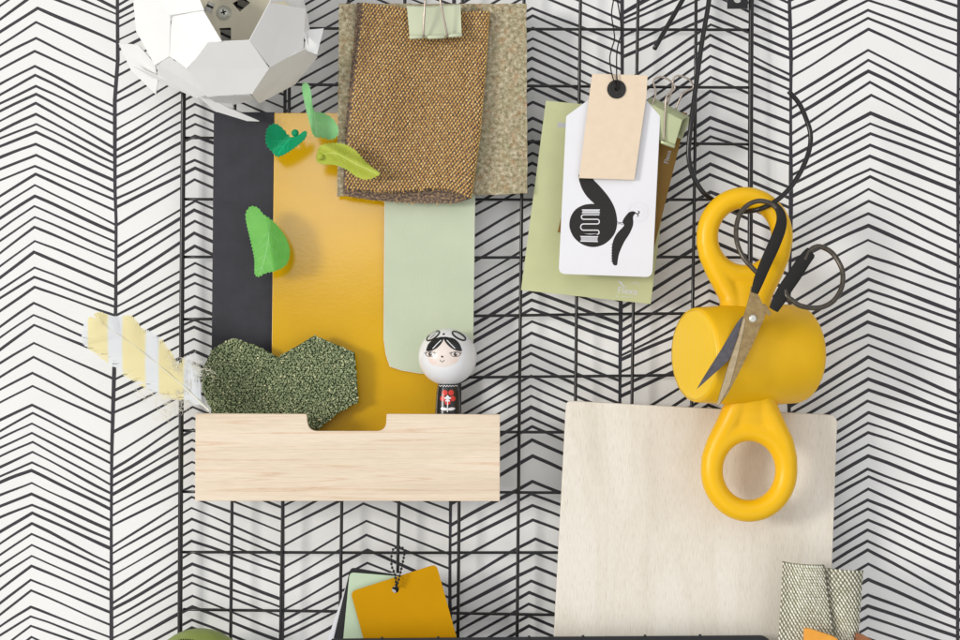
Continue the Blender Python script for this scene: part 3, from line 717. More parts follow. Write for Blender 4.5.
pr.poly([T(*p) for p in spl([(438, 315), (455, 290), (475, 270), (500, 264), (516, 274), (500, 298), (500, 350), (478, 405), (442, 462), (412, 530), (402, 575), (396, 608), (372, 604), (364, 560), (368, 470), (392, 412), (430, 370), (442, 352), (432, 335)], 4, True)])
pr.stroke([T(*p) for p in spl([(508, 270), (525, 280), (540, 272), (532, 262)], 4)], 1.0)
pr.stroke([T(*p) for p in spl([(524, 280), (534, 290), (526, 298)], 4)], .8)
pr.stroke([T(*p) for p in [(396, 331), (412, 336), (438, 336)]], .6); pr.stroke([T(*p) for p in [(400, 345), (415, 343), (436, 348)]], .6)
for k in range(7): pr.stroke([T(372 - k, 470 + k * 18), T(360 - k * .2, 480 + k * 18)], .5)
pr.build('printed_picture', M['print_ink'], wt)
pr = Print(lambda x, y: f.v(x, y, .24))
sn = []
for i, (ya, xa, xb) in enumerate([(262, 180, 282), (285, 180, 278), (300, 190, 278), (328, 182, 276), (345, 176, 270), (383, 176, 268), (405, 168, 262), (425, 170, 262)]):
    sn += [(xa, ya), (xb, ya)] if i % 2 == 0 else [(xb, ya), (xa, ya)]
ys = [278, 297, 322, 357, 385, 412]
xsr = [(178, 278), (176, 276), (176, 274), (174, 272), (170, 270), (170, 268)]
P0 = [(178, 288)]
def serp():
    pts = [(282, 286), (190, 286)]
    rows = [(286, 315), (315, 345), (345, 385), (385, 412)]
    out = [(284, 286)]; right = False; y = 286; xs = (182, 270)
    for (ya, yb) in rows:
        xe = xs[0] if not right else xs[1]; xo = xs[1] if not right else xs[0]
        out += [(xo, ya), (xe, ya)]; sg = -1 if not right else 1; r = (yb - ya) / 2
        out += [(xe + sg * r * .9 * math.sin(a), ya + r - r * math.cos(a)) for a in [math.pi * k / 8 for k in range(1, 8)]]
        right = not right
    out += [(xs[0], 412), (xs[1], 412)] if not right else [(xs[0], 412), (xs[1], 412)]
    return out
pr.stroke([T(*p) for p in serp()], 1.05)
pr.poly([T(*p) for p in [(172, 252), (287, 252), (287, 258), (172, 258)]]); pr.poly([T(*p) for p in [(172, 270), (287, 270), (287, 276), (172, 276)]])
pr.poly([T(*p) for p in [(162, 422), (276, 424), (276, 430), (162, 428)]]); pr.poly([T(*p) for p in [(162, 452), (274, 455), (274, 461), (162, 458)]])
pr.build('printed_meander', M['white_card'], wt)
for q in ([(176, 258), (284, 258), (284, 270), (176, 270)], [(166, 429), (272, 431), (272, 454), (166, 452)]):
    pr = Print(lambda x, y: f.v(x, y, .20)); pr.poly([T(*p) for p in q]); pr.build('printed_bar', M['print_grey'], wt)
pr = Print(lambda x, y: f.v(x, y, .12))
for r in (10.5, 8.8, 5.5):
    pr.stroke([(638.5 + r * math.cos(a), 212 + r * math.sin(a)) for a in [2 * math.pi * k / 40 for k in range(41)]], .3)
pr.build('faint_seal', M['print_faint'], wt)

f = Fr(61)
bt = slab('cream_tag', rpoly([(592, 75), (594, 73.6), (647.6, 75.2), (646.5, 96), (634.3, 179.8), (579, 178)], [.3, .3, .8, .5, .6, .6]), f, .9, M['beige_tag'], bevel=.15)
tag(bt, 'cream paper tag with a black washer, hanging over the white printed tag', 'tag', 'swing tags')
def disc(name, cx, cy, r, fr, dh, th, mat, parent, hole=0):
    c = [(cx + r * math.cos(a), cy + r * math.sin(a)) for a in [2 * math.pi * k / 36 for k in range(36)]]
    hs = [[(cx + hole * math.cos(a), cy + hole * math.sin(a)) for a in [2 * math.pi * k / 16 for k in range(16)]]] if hole else []
    return sheet(name, c, fr, mat, parent, hf=lambda x, y: dh, thick=th, step=3, smooth=False, holes=hs, estep=1.2)
disc('washer', 616.5, 89.2, 9.4, f, .9, .8, M['eyelet'], bt, 2.0)
disc('washer_hole', 616.5, 89.2, 2.1, f, .16, .1, M['hole_dark'], bt)
T5 = lambda x, y, h: f.v(560 + x / 5.33, y / 5.33, h)
cd = tube('string_loop', [T5(*p) for p in spl([(302, -80, 4), (285, 0, 2), (275, 70, 0), (281, 130, 1), (290, 205, 2), (276, 258, 1), (265, 310, 1), (272, 380, 2), (286, 432, 2.5), (300, 462, 2), (304, 478, .6), (310, 470, 2), (304, 430, 2.5), (301, 395, 2.5), (302, 290, 1), (311, 230, 3), (325, 180, 2), (320, 90, 1), (305, 0, 2), (302, -80, 4)], 6)], .62, M['cord'])
tag(cd, 'thin black string looped through the washer of the cream tag', 'string')

# ------------------------------------------------------------------ wooden tray
TF = Fr(83); TB = Fr(30)
tray = thing('wooden_tray', 'pale wooden box tray with a notch in its front edge', 'tray', TF.v(348, 501))
front = rpoly([(195.5, 413.6), (303.5, 415.2), (307.5, 421.5), (318, 431), (373, 431), (385.5, 421), (386.5, 414), (500, 414.6), (499.8, 501.2), (195, 501)], [1.2, 2.2, 0, 7.5, 7.5, 0, 1.5, 1.2, 1, 1])
front = rpoly([(195.5, 413.6), (306.6, 414), (308, 431.2), (386, 431.2), (386.6, 414), (500, 414.6), (499.8, 501.2), (195, 501)], [1.0, 2.0, 10.0, 10.0, 1.2, 1.0, .8, .8], 8)
slab('front_panel', front, TF, 7, M['tray_wood'], tray, bevel=.5)
s = TF.s; dep = 88 - 7
def boxw(name, x0, x1, y0, y1, h0, h1, mat, parent, bevel=.5):
    q = Fr(0); S_ = s
    g = lambda x, y, h: Vector(((x - 480) * S_ / 1000, -h / 1000, (320 - y) * S_ / 1000))
    vs = [g(x, y, h) for h in (h1, h0) for x, y in ((x0, y0), (x1, y0), (x1, y1), (x0, y1))]
    fs = [(0, 3, 2, 1), (4, 5, 6, 7), (0, 1, 5, 4), (1, 2, 6, 5), (2, 3, 7, 6), (3, 0, 4, 7)]
    return mk(name, vs, fs, mat, parent, bevel=bevel)
boxw('side_panel', 196.2, 203, 417, 500, 20.5, 75.8, M['tray_wood'], tray)
boxw('side_panel', 492.4, 499, 417.4, 500.2, 20.5, 75.8, M['tray_wood'], tray)
boxw('base', 203.2, 492.2, 493.5, 500, 20.5, 75.8, M['tray_wood'], tray)
boxw('back_panel', 203.2, 492.2, 470, 493.2, 20.5, 25, M['tray_wood'], tray)

# ------------------------------------------------------------------ green boucle hexagons
def hexpiece(label, poly, h, seed, rot=0, hf=None):
    fr = Fr(h); hf = hf or (lambda x, y: 0)
    root = thing('fabric_hexagon', label, 'fabric sample', fr.v(sum(p[0] for p in poly) / len(poly), max(p[1] for p in poly)), 'green boucle hexagons')
    ed = dense(poly, 2.0)
    sheet('backing', ed, fr, M['green_back'], root, hf=hf, thick=2.2, step=6)
    it = []; xs = [p[0] for p in poly]; ys = [p[1] for p in poly]
    y = min(ys) - 1; row = 0
    while y < max(ys) + 1:
        x = min(xs) - 1 + (1.1 if row % 2 else 0)
        while x < max(xs) + 1:
            px, py = x + rnd.uniform(-.7, .7), y + rnd.uniform(-.6, .6)
            if pip(px, py, poly):
                a = rnd.uniform(0, math.pi); r1 = rnd.uniform(1.05, 1.5); r2 = rnd.uniform(.8, 1.1)
                X = Vector((math.cos(a), 0, math.sin(a))) * r1 / 1000; Y = Vector((-math.sin(a), 0, math.cos(a))) * r2 / 1000; Z = Vector((0, -1, 0)) * rnd.uniform(.8, 1.5) / 1000
                u = min(1, max(0, rnd.gauss(.48, .17))) if rnd.random() > .045 else rnd.uniform(.85, 1)
                it.append((fr.v(px, py, .4 + rnd.uniform(0, 1.3) + hf(px, py)), X, Y, Z, (u, .5)))
            x += 2.15
        y += 1.85; row += 1
    v_, f_, uv_ = ellipsoids(it); mk('boucle_loops', v_, f_, M['green_yarn'], root, uvs=uv_, smooth=True)
hexpiece('green boucle fabric hexagon at the left tray end, beside the quill', [(234.5, 338.5), (256, 345), (276, 356), (290, 372), (292, 430), (240, 445), (213, 413), (203, 393), (201.5, 371), (212, 350), (222, 343)], 46, 1)
hexpiece('green boucle fabric hexagon before the amber card, its corner in the tray notch', [(314.5, 335.5), (354.5, 352.5), (358.5, 402), (337, 414), (318, 430), (308, 427), (272, 408), (264, 372), (278.5, 357)], 50, 2, hf=lambda x, y: -2 + (x - 270) * .02)

# ------------------------------------------------------------------ doll
DK = Fr(63); dc = DK.v(447.6, 356.8); R_ = 29.3 * DK.s
doll = thing('wooden_doll', 'round white headed wooden doll with black fringe and black body, standing in the tray', 'doll', DK.v(447.6, 487))
prof = []
for k in range(33):
    a = math.pi * k / 32; prof.append((-R_ * .975 * math.cos(a), max(.05, R_ * math.sin(a))))
lathe('head', prof, dc, (0, 0, 1), M['doll_white'], doll, 56)
bd = DK.v(447.9, 383)
lathe('body', [(-100, 11.8), (-99, 12.4), (-40, 12.4), (-28, 12.3), (-10, 11.2), (-2, 9.8), (0, 9.3), (2, 8.6), (3, 6)], bd, (0.0, 0, 1), M['doll_black'], doll, 40)
TD = lambda x, y: ((410 + x / 6.4), (320 + y / 6.4))
def on_head(dr):
    def c(x, y):
        p = DK.v(x, y); dx = p.x - dc.x; dz = (p.z - dc.z) / .975; R1 = R_ / 1000
        q = max(0, R1 * R1 - dx * dx - dz * dz)
        v = Vector((dx, -math.sqrt(q), dz * .975)); return dc + v * (1 + dr / 1000 / R1)
    return c
def on_body(dr):
    def c(x, y):
        p = DK.v(x, y); a = (p.z - bd.z) * 1000
        r = interp([(-100, 12.4), (-28, 12.3), (-10, 11.2), (-2, 9.8), (0, 9.3)], a) / 1000; dx = p.x - bd.x
        if abs(dx) > r * .97: dx = math.copysign(r * .97, dx)
        v = Vector((dx, -math.sqrt(max(0, r * r - dx * dx)), 0)) * (1 + dr / 1000 / r); return Vector((bd.x, bd.y, p.z)) + v
    return c
pr = Print(on_head(.08)); pr.fan([TD(*p) for p in spl([(110, 190), (160, 150), (215, 125), (270, 150), (328, 190), (318, 240), (280, 280), (215, 297), (150, 282), (116, 240)], 6, True)], 8); pr.build('face', M['doll_skin'], doll)
for q in ((150, 262, .3), (284, 256, -.3)):
    pr = Print(on_head(.14)); pr.ell(*TD(q[0], q[1]), 4.2, 2.6, q[2]); pr.build('cheek', M['doll_blush'], doll)
pr = Print(on_head(.22))
pr.fan([TD(*p) for p in spl([(216, 108), (185, 111), (152, 124), (122, 152), (110, 182), (109, 196), (140, 196), (176, 178), (202, 152), (215, 128)], 4, True)], 6)
pr.fan([TD(*p) for p in spl([(219, 108), (250, 110), (286, 120), (316, 148), (330, 180), (332, 196), (300, 194), (264, 176), (238, 152), (222, 128)], 4, True)], 6)
for cx, rot in ((150, -.60), (314, .52)):
    pts = [(TD(cx, 101)[0] + 7.4 * math.cos(a) * math.cos(rot) - 2.7 * math.sin(a) * math.sin(rot), TD(cx, 101)[1] + 7.4 * math.cos(a) * math.sin(rot) + 2.7 * math.sin(a) * math.cos(rot)) for a in [2 * math.pi * k / 32 for k in range(33)]]
    pr.stroke(pts, 1.6)
pr.ell(*TD(218, 90), 1.2, .9); pr.ell(*TD(210, 231), 1.1, 1.0)
pr.stroke([TD(*p) for p in spl([(196, 250), (203, 261), (213, 263), (224, 252)], 4)], .55)
for cx in (134, 293):
    pr.stroke([TD(cx + 29 * math.cos(a), 216 + 15 * math.sin(a)) for a in [2 * math.pi * k / 24 for k in range(25)]], .5)
    for q in (-1, 1):
        for k in range(3): pr.stroke([TD(cx + q * (20 + 5 * k), 208 + 3 * k), TD(cx + q * (28 + 6 * k), 200 + 4 * k)], .4)
pr.build('painted_lines', M['doll_black'], doll)
for q in (134, 293):
    pr = Print(on_head(.26)); pr.ell(*TD(q, 216), 1.75, 1.95); pr.build('eye', M['doll_brown'], doll)
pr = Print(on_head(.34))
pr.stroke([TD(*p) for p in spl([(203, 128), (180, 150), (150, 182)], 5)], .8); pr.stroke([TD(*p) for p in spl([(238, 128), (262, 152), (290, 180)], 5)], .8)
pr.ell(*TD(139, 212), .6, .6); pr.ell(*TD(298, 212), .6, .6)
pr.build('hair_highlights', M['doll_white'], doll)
pr = Print(on_head(.10))
for cx, rot in ((150, -.60), (314, .52)):
    for k in range(-2, 3):
        x, y = TD(cx, 101); d = k * 1.6; pr.stroke([(x + d * math.cos(rot) - 6 * 0 + 1.4, y + d * math.sin(rot) - 1.7), (x + d * math.cos(rot) - 1.0, y + d * math.sin(rot) + 1.6)], .35)
pr.build('painted_hatching', M['doll_black'], doll)
pr = Print(on_body(.08))
for x, y, r in ((224, 463, 2.8), (264, 463, 2.8), (211, 500, 2.7), (275, 500, 2.7), (242, 522, 3.0)): pr.ell(*TD(x, y), r, r)
pr.build('painted_berries', M['red'], doll)
pr = Print(on_body(.2))
pr.stroke([TD(242, 478), TD(242, 530), TD(241, 586)], 1.0); pr.ell(*TD(222, 566), 3.8, 1.5, .12); pr.ell(*TD(265, 566), 3.8, 1.5, -.12)
pr.ell(*TD(242, 492), 1.7, 1.7); pr.ell(*TD(228, 497), 1.3, .8, .6); pr.ell(*TD(256, 497), 1.3, .8, -.6); pr.ell(*TD(234, 512), .8, 1.2, .4); pr.ell(*TD(250, 512), .8, 1.2, -.4)
zz = []
for k in range(15): zz.append(TD(188 + k * 8.6, 424 if k % 2 else 416))
pr.stroke(zz, .7)
pr.build('painted_stem_and_trim', M['doll_white'], doll)

# ------------------------------------------------------------------ feather
FE = Fr(94)
T6 = lambda x, y: (70 + x / 5.333, 300 + y / 5.333)
fe = thing('feather', 'white feather with pale yellow stripes, quill resting on the wooden tray', 'feather', FE.v(*T6(745, 595)))
def feather_mat():
    N = Nodes('striped_feather_barbs'); t = N.n('ShaderNodeTexCoord'); s = N.n('ShaderNodeSeparateXYZ'); N.l(t.outputs['UV'], s.inputs[0])
    W_ = (0.83, 0.85, 0.86, 1); Y_ = (0.90, 0.82, 0.48, 1); q = .016
    st = [(0, W_)]
    for a, b in ((100, 195), (285, 395), (480, 600)):
        st += [(a / 800 - q, W_), (a / 800, Y_), (b / 800, Y_), (b / 800 + q, W_)]
    N.col(N.ramp(s.outputs[0], st)); N.set(Roughness=0.6); N.b.inputs['Specular IOR Level'].default_value = .3
    N.b.inputs['Subsurface Weight'].default_value = 0.0
    tr = N.n('ShaderNodeBsdfTranslucent'); mx = N.n('ShaderNodeMixShader'); mx.inputs[0].default_value = .25
    N.l(N.b.inputs['Base Color'].links[0].from_socket, tr.inputs[0])
    N.l(N.b.outputs[0], mx.inputs[1]); N.l(tr.outputs[0], mx.inputs[2]); N.l(mx.outputs[0], N.t.nodes['Material Output'].inputs[0])
    return N.m
M['feather'] = feather_mat()
M['quill'] = plain('feather_quill', (0.86, 0.83, 0.70, 1), .35, .5, 0, .02)
rach = spl([(150, 108), (215, 155), (330, 235), (470, 345), (600, 455), (680, 530), (745, 592)], 10)
rach = [Vector((p.x, p.y)) for p in rach]
tube('quill', [FE.v(*T6(p.x, p.y), 1.2) for p in rach], [(.15 + .75 * (i / len(rach)) ** 1.5) for i in range(len(rach))], M['quill'], fe, seg=8)
up_edge = [(.0, 60), (.06, 90), (.15, 118), (.3, 168), (.45, 170), (.6, 150), (.72, 138), (.85, 150), (1, 10)]
dn_edge = [(.0, 60), (.06, 95), (.12, 128), (.25, 165), (.45, 165), (.6, 140), (.75, 150), (.85, 95), (1, 6)]
# closed vane outlines in crop coordinates: distance is measured along slanted barbs
outl = [T6(*p) for p in spl([(76, 200), (80, 140), (112, 92), (160, 70), (200, 84), (240, 95), (330, 94), (362, 116), (392, 160), (440, 176), (480, 205), (520, 245), (560, 300), (590, 345), (620, 315), (680, 300), (735, 285), (752, 330), (705, 380), (712, 450), (700, 530), (745, 592), (690, 560), (640, 560), (600, 545), (560, 540), (480, 560), (440, 590), (470, 520), (400, 480), (330, 440), (270, 400), (235, 375), (190, 332), (140, 290), (96, 255), (80, 225)], 5, True)]
def barbs(side):
    vs = []; fs = []; uv = []; NB = 330
    for i in range(NB):
        t = i / (NB - 1); idx = t * (len(rach) - 2); k = int(idx); p = rach[k].lerp(rach[k + 1], idx - k); d = (rach[k] - rach[k + 1]).normalized()
        nrm = Vector((-d.y, d.x)) * side
        ang = .95 if t < .25 else .80
        if t < .12: ang = .25 + .7 * t / .12
        b = (d * math.cos(ang) + nrm * math.sin(ang)).normalized()
        # march to outline
        L = 4
        while L < 230:
            q = p + b * L
            if not pip(*T6(q.x, q.y), outl): break
            L += 4
        frz = .0 if t < .45 else (t - .45) * 1.0
        L *= 1 - rnd.random() ** 2 * (.02 + frz * .9)
        if side < 0 or t > .5:
            pass
        clump = math.sin(t * 60) * .5 + math.sin(t * 23) * .5
        if t > .6 and clump > .6: L *= .85
        segs = 8; fluffy = t > .80
        w0 = 2.4 if not fluffy else 1.5; curl = rnd.uniform(-.12, .12) * (1 if fluffy else .15)
        bb = len(vs)
        for j in range(segs + 1):
            s_ = j / segs; q = p + b * (L * s_) + d * (L * s_ * s_ * .12) + nrm * (curl * L * s_ * s_)
            nn = Vector((-b.y, b.x)); w = w0 * (1 - .55 * s_ ** 2) * (1.15 if not fluffy else 1 - .6 * s_)
            hh = .4 - 3.0 * s_ * s_ + (i % 3) * .12 + .5 * math.sin(t * 40)
            for q2 in (q + nn * w, q - nn * w): vs.append(FE.v(*T6(q2.x, q2.y), hh)); uv.append((q2.x / 800, q2.y / 800))
        for j in range(segs): a = bb + 2 * j; fs.append((a, a + 1, a + 3, a + 2))
    return vs, fs, uv
for side in (1, -1):
    v_, f_, u_ = barbs(side); mk('vane', v_, f_, M['feather'], fe, uvs=u_)
# downy strays
vs = []; fs = []
for i in range(230):
    a, b = rnd.choice([((600, 470), (520, 590)), ((560, 300), (600, 400)), ((650, 330), (740, 400)), ((520, 540), (330, 470)), ((640, 420), (590, 600)), ((560, 540), (480, 640))])
    p = Vector(a).lerp(Vector(b), rnd.random()) + Vector((rnd.uniform(-18, 18), rnd.uniform(-18, 18)))
    an = rnd.choice([2.6, 2.9, 1.0, -.6]) + rnd.uniform(-.4, .4); L = rnd.uniform(20, 60)
    q = [p + Vector((math.cos(an + c), math.sin(an + c))) * L * s_ for s_, c in ((0, 0), (.35, .15), (.7, .4), (1, .7))]
    v_, f_ = ribbon([T6(*x) for x in spl(q, 4)], .28, lambda x, y: FE.v(x, y, rnd.uniform(0, 1))); b0 = len(vs); vs += v_; fs += [tuple(x + b0 for x in ff) for ff in f_]
mk('down_wisps', vs, fs, M['quill'], fe)

# ------------------------------------------------------------------ lampshade of white panels
LA = Fr(70); T4 = lambda x, y: (110 + x / 4.174, y / 4.174)
lamp = thing('panel_lampshade', 'white faceted lampshade of hexagonal panels with open flaps at its rim', 'lampshade', LA.v(225, 12, -54))
Vd = { # crop x, crop y, height above the layout plane
 'a1': (205, -2, 45), 'a2': (248, 66, 50), 'a3': (255, 234, 30), 'a4': (186, 273, 10), 'a5': (103, 130, 0), 'a6': (100, -6, 5), 'a7': (150, -70, 25),
 'b2': (394, 42, 60), 'b3': (470, 172, 62), 'b4': (408, 178, 62), 'b5': (324, 286, 38), 't1': (372, -8, 58), 't2': (320, -90, 40), 't3': (230, -95, 35),
 'c2': (582, 168, 62), 'c3': (666, 281, 36), 'c4': (592, 396, 18), 'c5': (404, 403, 16),
 'd2': (668, 9, 60), 'd3': (813, 34, 30), 'd4': (812, 201, 22), 'e2': (866, 236, -6), 'e3': (778, 358, -18), 'e4': (618, 426, -8),
 'f3': (372, 402, -8), 'f4': (200, 322, -14)}
def pan(keys, name='panel', extra=None, shrink=1.2, mat='white_shade', th=.9, flat=.7):
    pts = [Vector(Vd[k]) if isinstance(k, str) else Vector(k) for k in keys]
    c = sum(pts, Vector((0, 0, 0))) / len(pts)
    W = []
    for p in pts:
        d = p - c; q = p - d.normalized() * shrink; W.append(LA.p(*T4(q.x, q.y), q.z))
    n = Vector((0, 0, 0)); cw = sum(W, Vector((0, 0, 0))) / len(W)
    for i in range(len(W)): n += (W[i] - cw).cross(W[(i + 1) % len(W)] - cw)
    if n.y > 0: W.reverse()
    m = len(W); vs = W + [cw]; fs = [(i, (i + 1) % m, m) for i in range(m)]
    # flatten onto best plane for a clean facet
    n = n.normalized() if n.y < 0 else -n.normalized()
    vs = [v - n * (v - cw).dot(n) * flat for v in vs]
    return mk(name, vs, fs, M[mat], lamp, solid=th)
pan(['a1', 'a2', 'a3', 'a4', 'a5', 'a6', 'a7'])
pan(['a1', 't3', 't2', 't1', 'b2', 'a2'])
pan(['a2', 'b2', 'b3', 'b4', 'b5', 'a3'])
pan(['b4', 'c2', 'c3', 'c4', 'c5', 'b5'])
pan(['c2', 'd2', 'd3', 'd4', 'c3'])
pan(['c3', 'd4', 'e2', 'e3', 'e4', 'c4'])
pan(['a3', 'b5', 'c5', 'f3', 'f4', 'a4'])
pan(['d3', (724, 8, 40), (716, -40, 30), (822, -40, 5), (829, 60, 4), (828, 128, 6), 'd4'])
pan([(895, 107, 16), (863, 236, 8), 'd4', (818, 150, 10), (829, 129, 6)], flat=1.0)
pan([(38, 178, -26), (118, 186, -10), (182, 272, -8), (208, 338, -22), (188, 396, -30), (84, 292, -34)], 'flap', flat=1.0)
pan([(88, 271, -16), (210, 322, -12), (372, 400, -10), (366, 412, -18), (198, 338, -22)], 'flap', flat=1.0)
pan([(366, 398, -12), (400, 404, -8), (500, 450, -18), (624, 505, -26), (572, 505, -28), (438, 466, -24)], 'flap', flat=1.0)
pan([(404, 404, 10), (590, 398, 12), (606, 412, -6), (512, 446, -16), (496, 432, -14), (440, 424, -10)], 'panel')
pan(['t2', (430, -140, 56), (600, -140, 56), (700, -70, 45), (800, -120, 10), (640, -280, -30), (380, -280, -30), 't3'])  # unseen upper panel, added to block light from above
pan(['d2', (700, -70, 45), (800, -120, 10), (722, 8, 38)])  # added beside it to close the dome top against light
hl = lambda pts: [T4(*p) for p in pts]
sheet('mounting_plate', hl([(330, -120), (730, -120), (760, 60), (660, 210), (420, 215), (330, 90)]), LA, M['base_plate'], lamp, hf=lambda x, y: 5, thick=1.5, step=8, smooth=False,
      holes=[hl([(415, 8), (441, 20), (425, 62), (393, 45)]), hl([(514, 16), (560, -8), (588, 15), (545, 51)]), hl([(460, 120), (508, 118), (508, 170), (468, 172)])])
sc = lathe('screw', [(0, 7.0), (.8, 7.0), (.8, 5.9), (2.0, 5.6), (3.4, 4.2), (4.0, 2.2), (4.1, .1)], LA.v(*T4(478, 57), 5.1), (0, -1, 0), M['steel'], lamp, 32)
pr = Print(lambda x, y: LA.v(x, y, 9.6)); x, y = T4(480, 57)
pr.stroke([(x - 2.6, y + .8), (x + 2.6, y - .8)], 1.4); pr.build('screw_slot', M['hole_dark'], sc)
pr = Print(lambda x, y: LA.v(x, y, 9.7)); pr.stroke([(x - .8, y - 2.6), (x + .8, y + 2.6)], 1.4); pr.build('screw_slot', M['hole_dark'], sc)
hv = []; hfz = []  # added tube that keeps side light off the wall behind the plate holes
for k in range(40):
    a_ = 2 * math.pi * k / 40
    for z_ in (3.2, -53): hv.append(LA.v(236 + 56 * math.cos(a_), 4 + 46 * math.sin(a_), z_))
for k in range(40): q = (k + 1) % 40; hfz.append((2 * k, 2 * k + 1, 2 * q + 1, 2 * q))
mk('added_light_baffle', hv, hfz, M['base_plate'], lamp, smooth=True)
tube('lamp_stem', [LA.v(225, 10, 3), LA.v(225, 10, -54)], 9, M['base_plate'], lamp, seg=20)

# ------------------------------------------------------------------ leaf pins
def leaf(label, poly, h, mat, hf, knob=None, knob_mat=None, serr=.55, base=None, veins=None, vmat=None):
    fr = Fr(h); cx = sum(p[0] for p in poly) / len(poly); cy = sum(p[1] for p in poly) / len(poly)
    root = thing('leaf_pin', label, 'leaf', fr.v(cx, cy), 'leaf shaped pins around the amber card')
    ed = dense(dense([tuple(p) for p in spl(poly, 8, True)], .7)[::2], 9); out = []
    for i, (x, y) in enumerate(ed):
        d = Vector((x - cx, y - cy)).normalized(); k = serr * (-.9, 1.5)[i % 2]; out.append((x + d.x * k, y + d.y * k))
    sheet('blade', out, fr, mat, root, hf=hf, thick=.4, step=2.2, estep=9)
    if veins:
        pv = Print(lambda x, y: fr.v(x, y, hf(x, y) + .12)); rib = spl([TL(*q) for q in veins], 8); pv.stroke(rib, .8)
        for i in range(6, len(rib) - 3, 5):
            a = rib[i]; t = (rib[i + 1] - rib[i - 1]).normalized()
            for sd in (1, -1):
                d = (t + Vector((-t.y, t.x)) * sd * 1.1).normalized(); L = 0
                while L < 16 and pip(a.x + d.x * (L + 2), a.y + d.y * (L + 2), [tuple(q) for q in poly]): L += 1
                if L > 3: pv.stroke([a + d * (L * k / 4) + t * (k * k * .12) for k in range(5)], [.55, .5, .45, .35, .2])
        pv.build('vein', vmat, root)
    kx, ky = knob if knob else (cx, cy); b = fr.v(kx, ky)
    if knob:
        lathe('knob', [(0, 3.0), (1.5, 3.6), (3.5, 3.2), (4.4, 1.6), (4.6, .1)], fr.v(kx, ky, hf(kx, ky) - .5), (0, -1, 0), knob_mat or mat, root, 20)
    tube('pin', [fr.v(kx, ky, hf(kx, ky) - .5), fr.v(kx, ky, -(h - 25))], .5, M['steel'], root, seg=8)
TL = lambda x, y: (240 + x / 3.2, 80 + y / 3.2)
M['vein_teal'] = plain('teal_vein', rgb(30, 182, 128), .5); M['vein_green'] = plain('green_vein', rgb(126, 196, 106), .5)
M['vein_light'] = plain('light_vein', rgb(166, 222, 160), .5); M['vein_lime'] = plain('lime_vein', rgb(202, 214, 106), .5)
leaf('teal green heart shaped leaf at the top left corner of the amber card', [TL(*p) for p in [(86, 190), (96, 156), (120, 145), (142, 160), (160, 182), (186, 178), (208, 164), (216, 176), (202, 200), (155, 234), (122, 246), (104, 230), (89, 212)]], 58, M['leaf_teal'],
     lambda x, y: 6 * abs((x - TL(140, 0)[0]) * .55 + (y - TL(0, 195)[1]) * .6) ** 1.1 * .12, knob=TL(177, 170), knob_mat=M['leaf_teal'], veins=[(165, 185), (150, 200), (124, 238)], vmat=M['vein_teal'])
leaf('light green folded leaf standing upright above the amber card', [TL(*p) for p in [(201, 24), (213, 11), (227, 30), (238, 98), (262, 103), (290, 116), (312, 150), (308, 176), (290, 187), (262, 183), (240, 181), (228, 150), (208, 70)]], 62, M['leaf_light'],
     lambda x, y: 7 if x < TL(238, 0)[0] + (y - 110) * .02 - 2 else max(-9, 7 - (x - TL(232, 0)[0]) * 1.0), veins=[(238, 105), (243, 140), (246, 176)], vmat=M['vein_light'])
leaf('lime yellow curved leaf lying over the lower left of the gold fabric', [TL(*p) for p in [(243, 246), (254, 216), (282, 202), (330, 203), (370, 226), (402, 262), (428, 283), (448, 300), (428, 312), (398, 317), (368, 306), (338, 284), (300, 270), (262, 268), (246, 260)]], 74, M['leaf_lime'],
     lambda x, y: 8 * math.exp(-(((y - 150) - (x - 330) * .5) / 7) ** 2) - 5, knob=TL(256, 244), knob_mat=M['leaf_lime'], veins=[(262, 236), (310, 236), (370, 268), (440, 300)], vmat=M['vein_lime'])
leaf('mid green creased leaf over the edge between the navy and amber cards', [TL(*p) for p in [(19, 425), (36, 405), (60, 411), (78, 432), (100, 446), (124, 470), (150, 510), (160, 552), (150, 590), (120, 610), (84, 618), (60, 629), (47, 618), (46, 570), (32, 505), (20, 455)]], 52, M['leaf_green'],
     lambda x, y: 9 - abs((x - TL(95, 0)[0]) - (y - 230) * .13) * .42, veins=[(97, 450), (96, 500), (84, 560), (64, 622)], vmat=M['vein_green'])

# ------------------------------------------------------------------ black hook and rods
HK = Fr(70)
hp = [(712, -40, -30), (709, 0, -22), (702, 42, -14), (694.8, 94, -6), (691, 124, -2), (688.6, 152, -2), (691.5, 171, -3), (697.5, 184, -5), (705, 194, -8), (716, 201.5, -12), (730, 208.5, -10), (742, 211.6, 2), (755, 210.2, 16), (768, 205.6, 22), (781, 197, 22), (793, 184, 18), (803, 167, 14), (809.5, 149, 12), (810.5, 134, 11), (807, 121, 10), (799.5, 104, 10), (788.6, 91, 10)]
hk = tube('wire_hook', [HK.p(*p) for p in spl(hp, 7)], 2.35, M['black_wire'], seg=14)
tag(hk, 'thick black wire hook curling through the yellow ring and the scissors', 'hook', 'black wire hooks at the top of the grid')
rk = tube('wire_hook', [HK.p(*p) for p in spl([(700, -30, -50), (682.5, 0, -38), (668, 25, -26), (654.6, 48.6, -14)], 5)], 2.3, M['black_wire'], seg=14)
tag(rk, 'short straight black wire prong pointing down left beside the hook', 'hook', 'black wire hooks at the top of the grid')

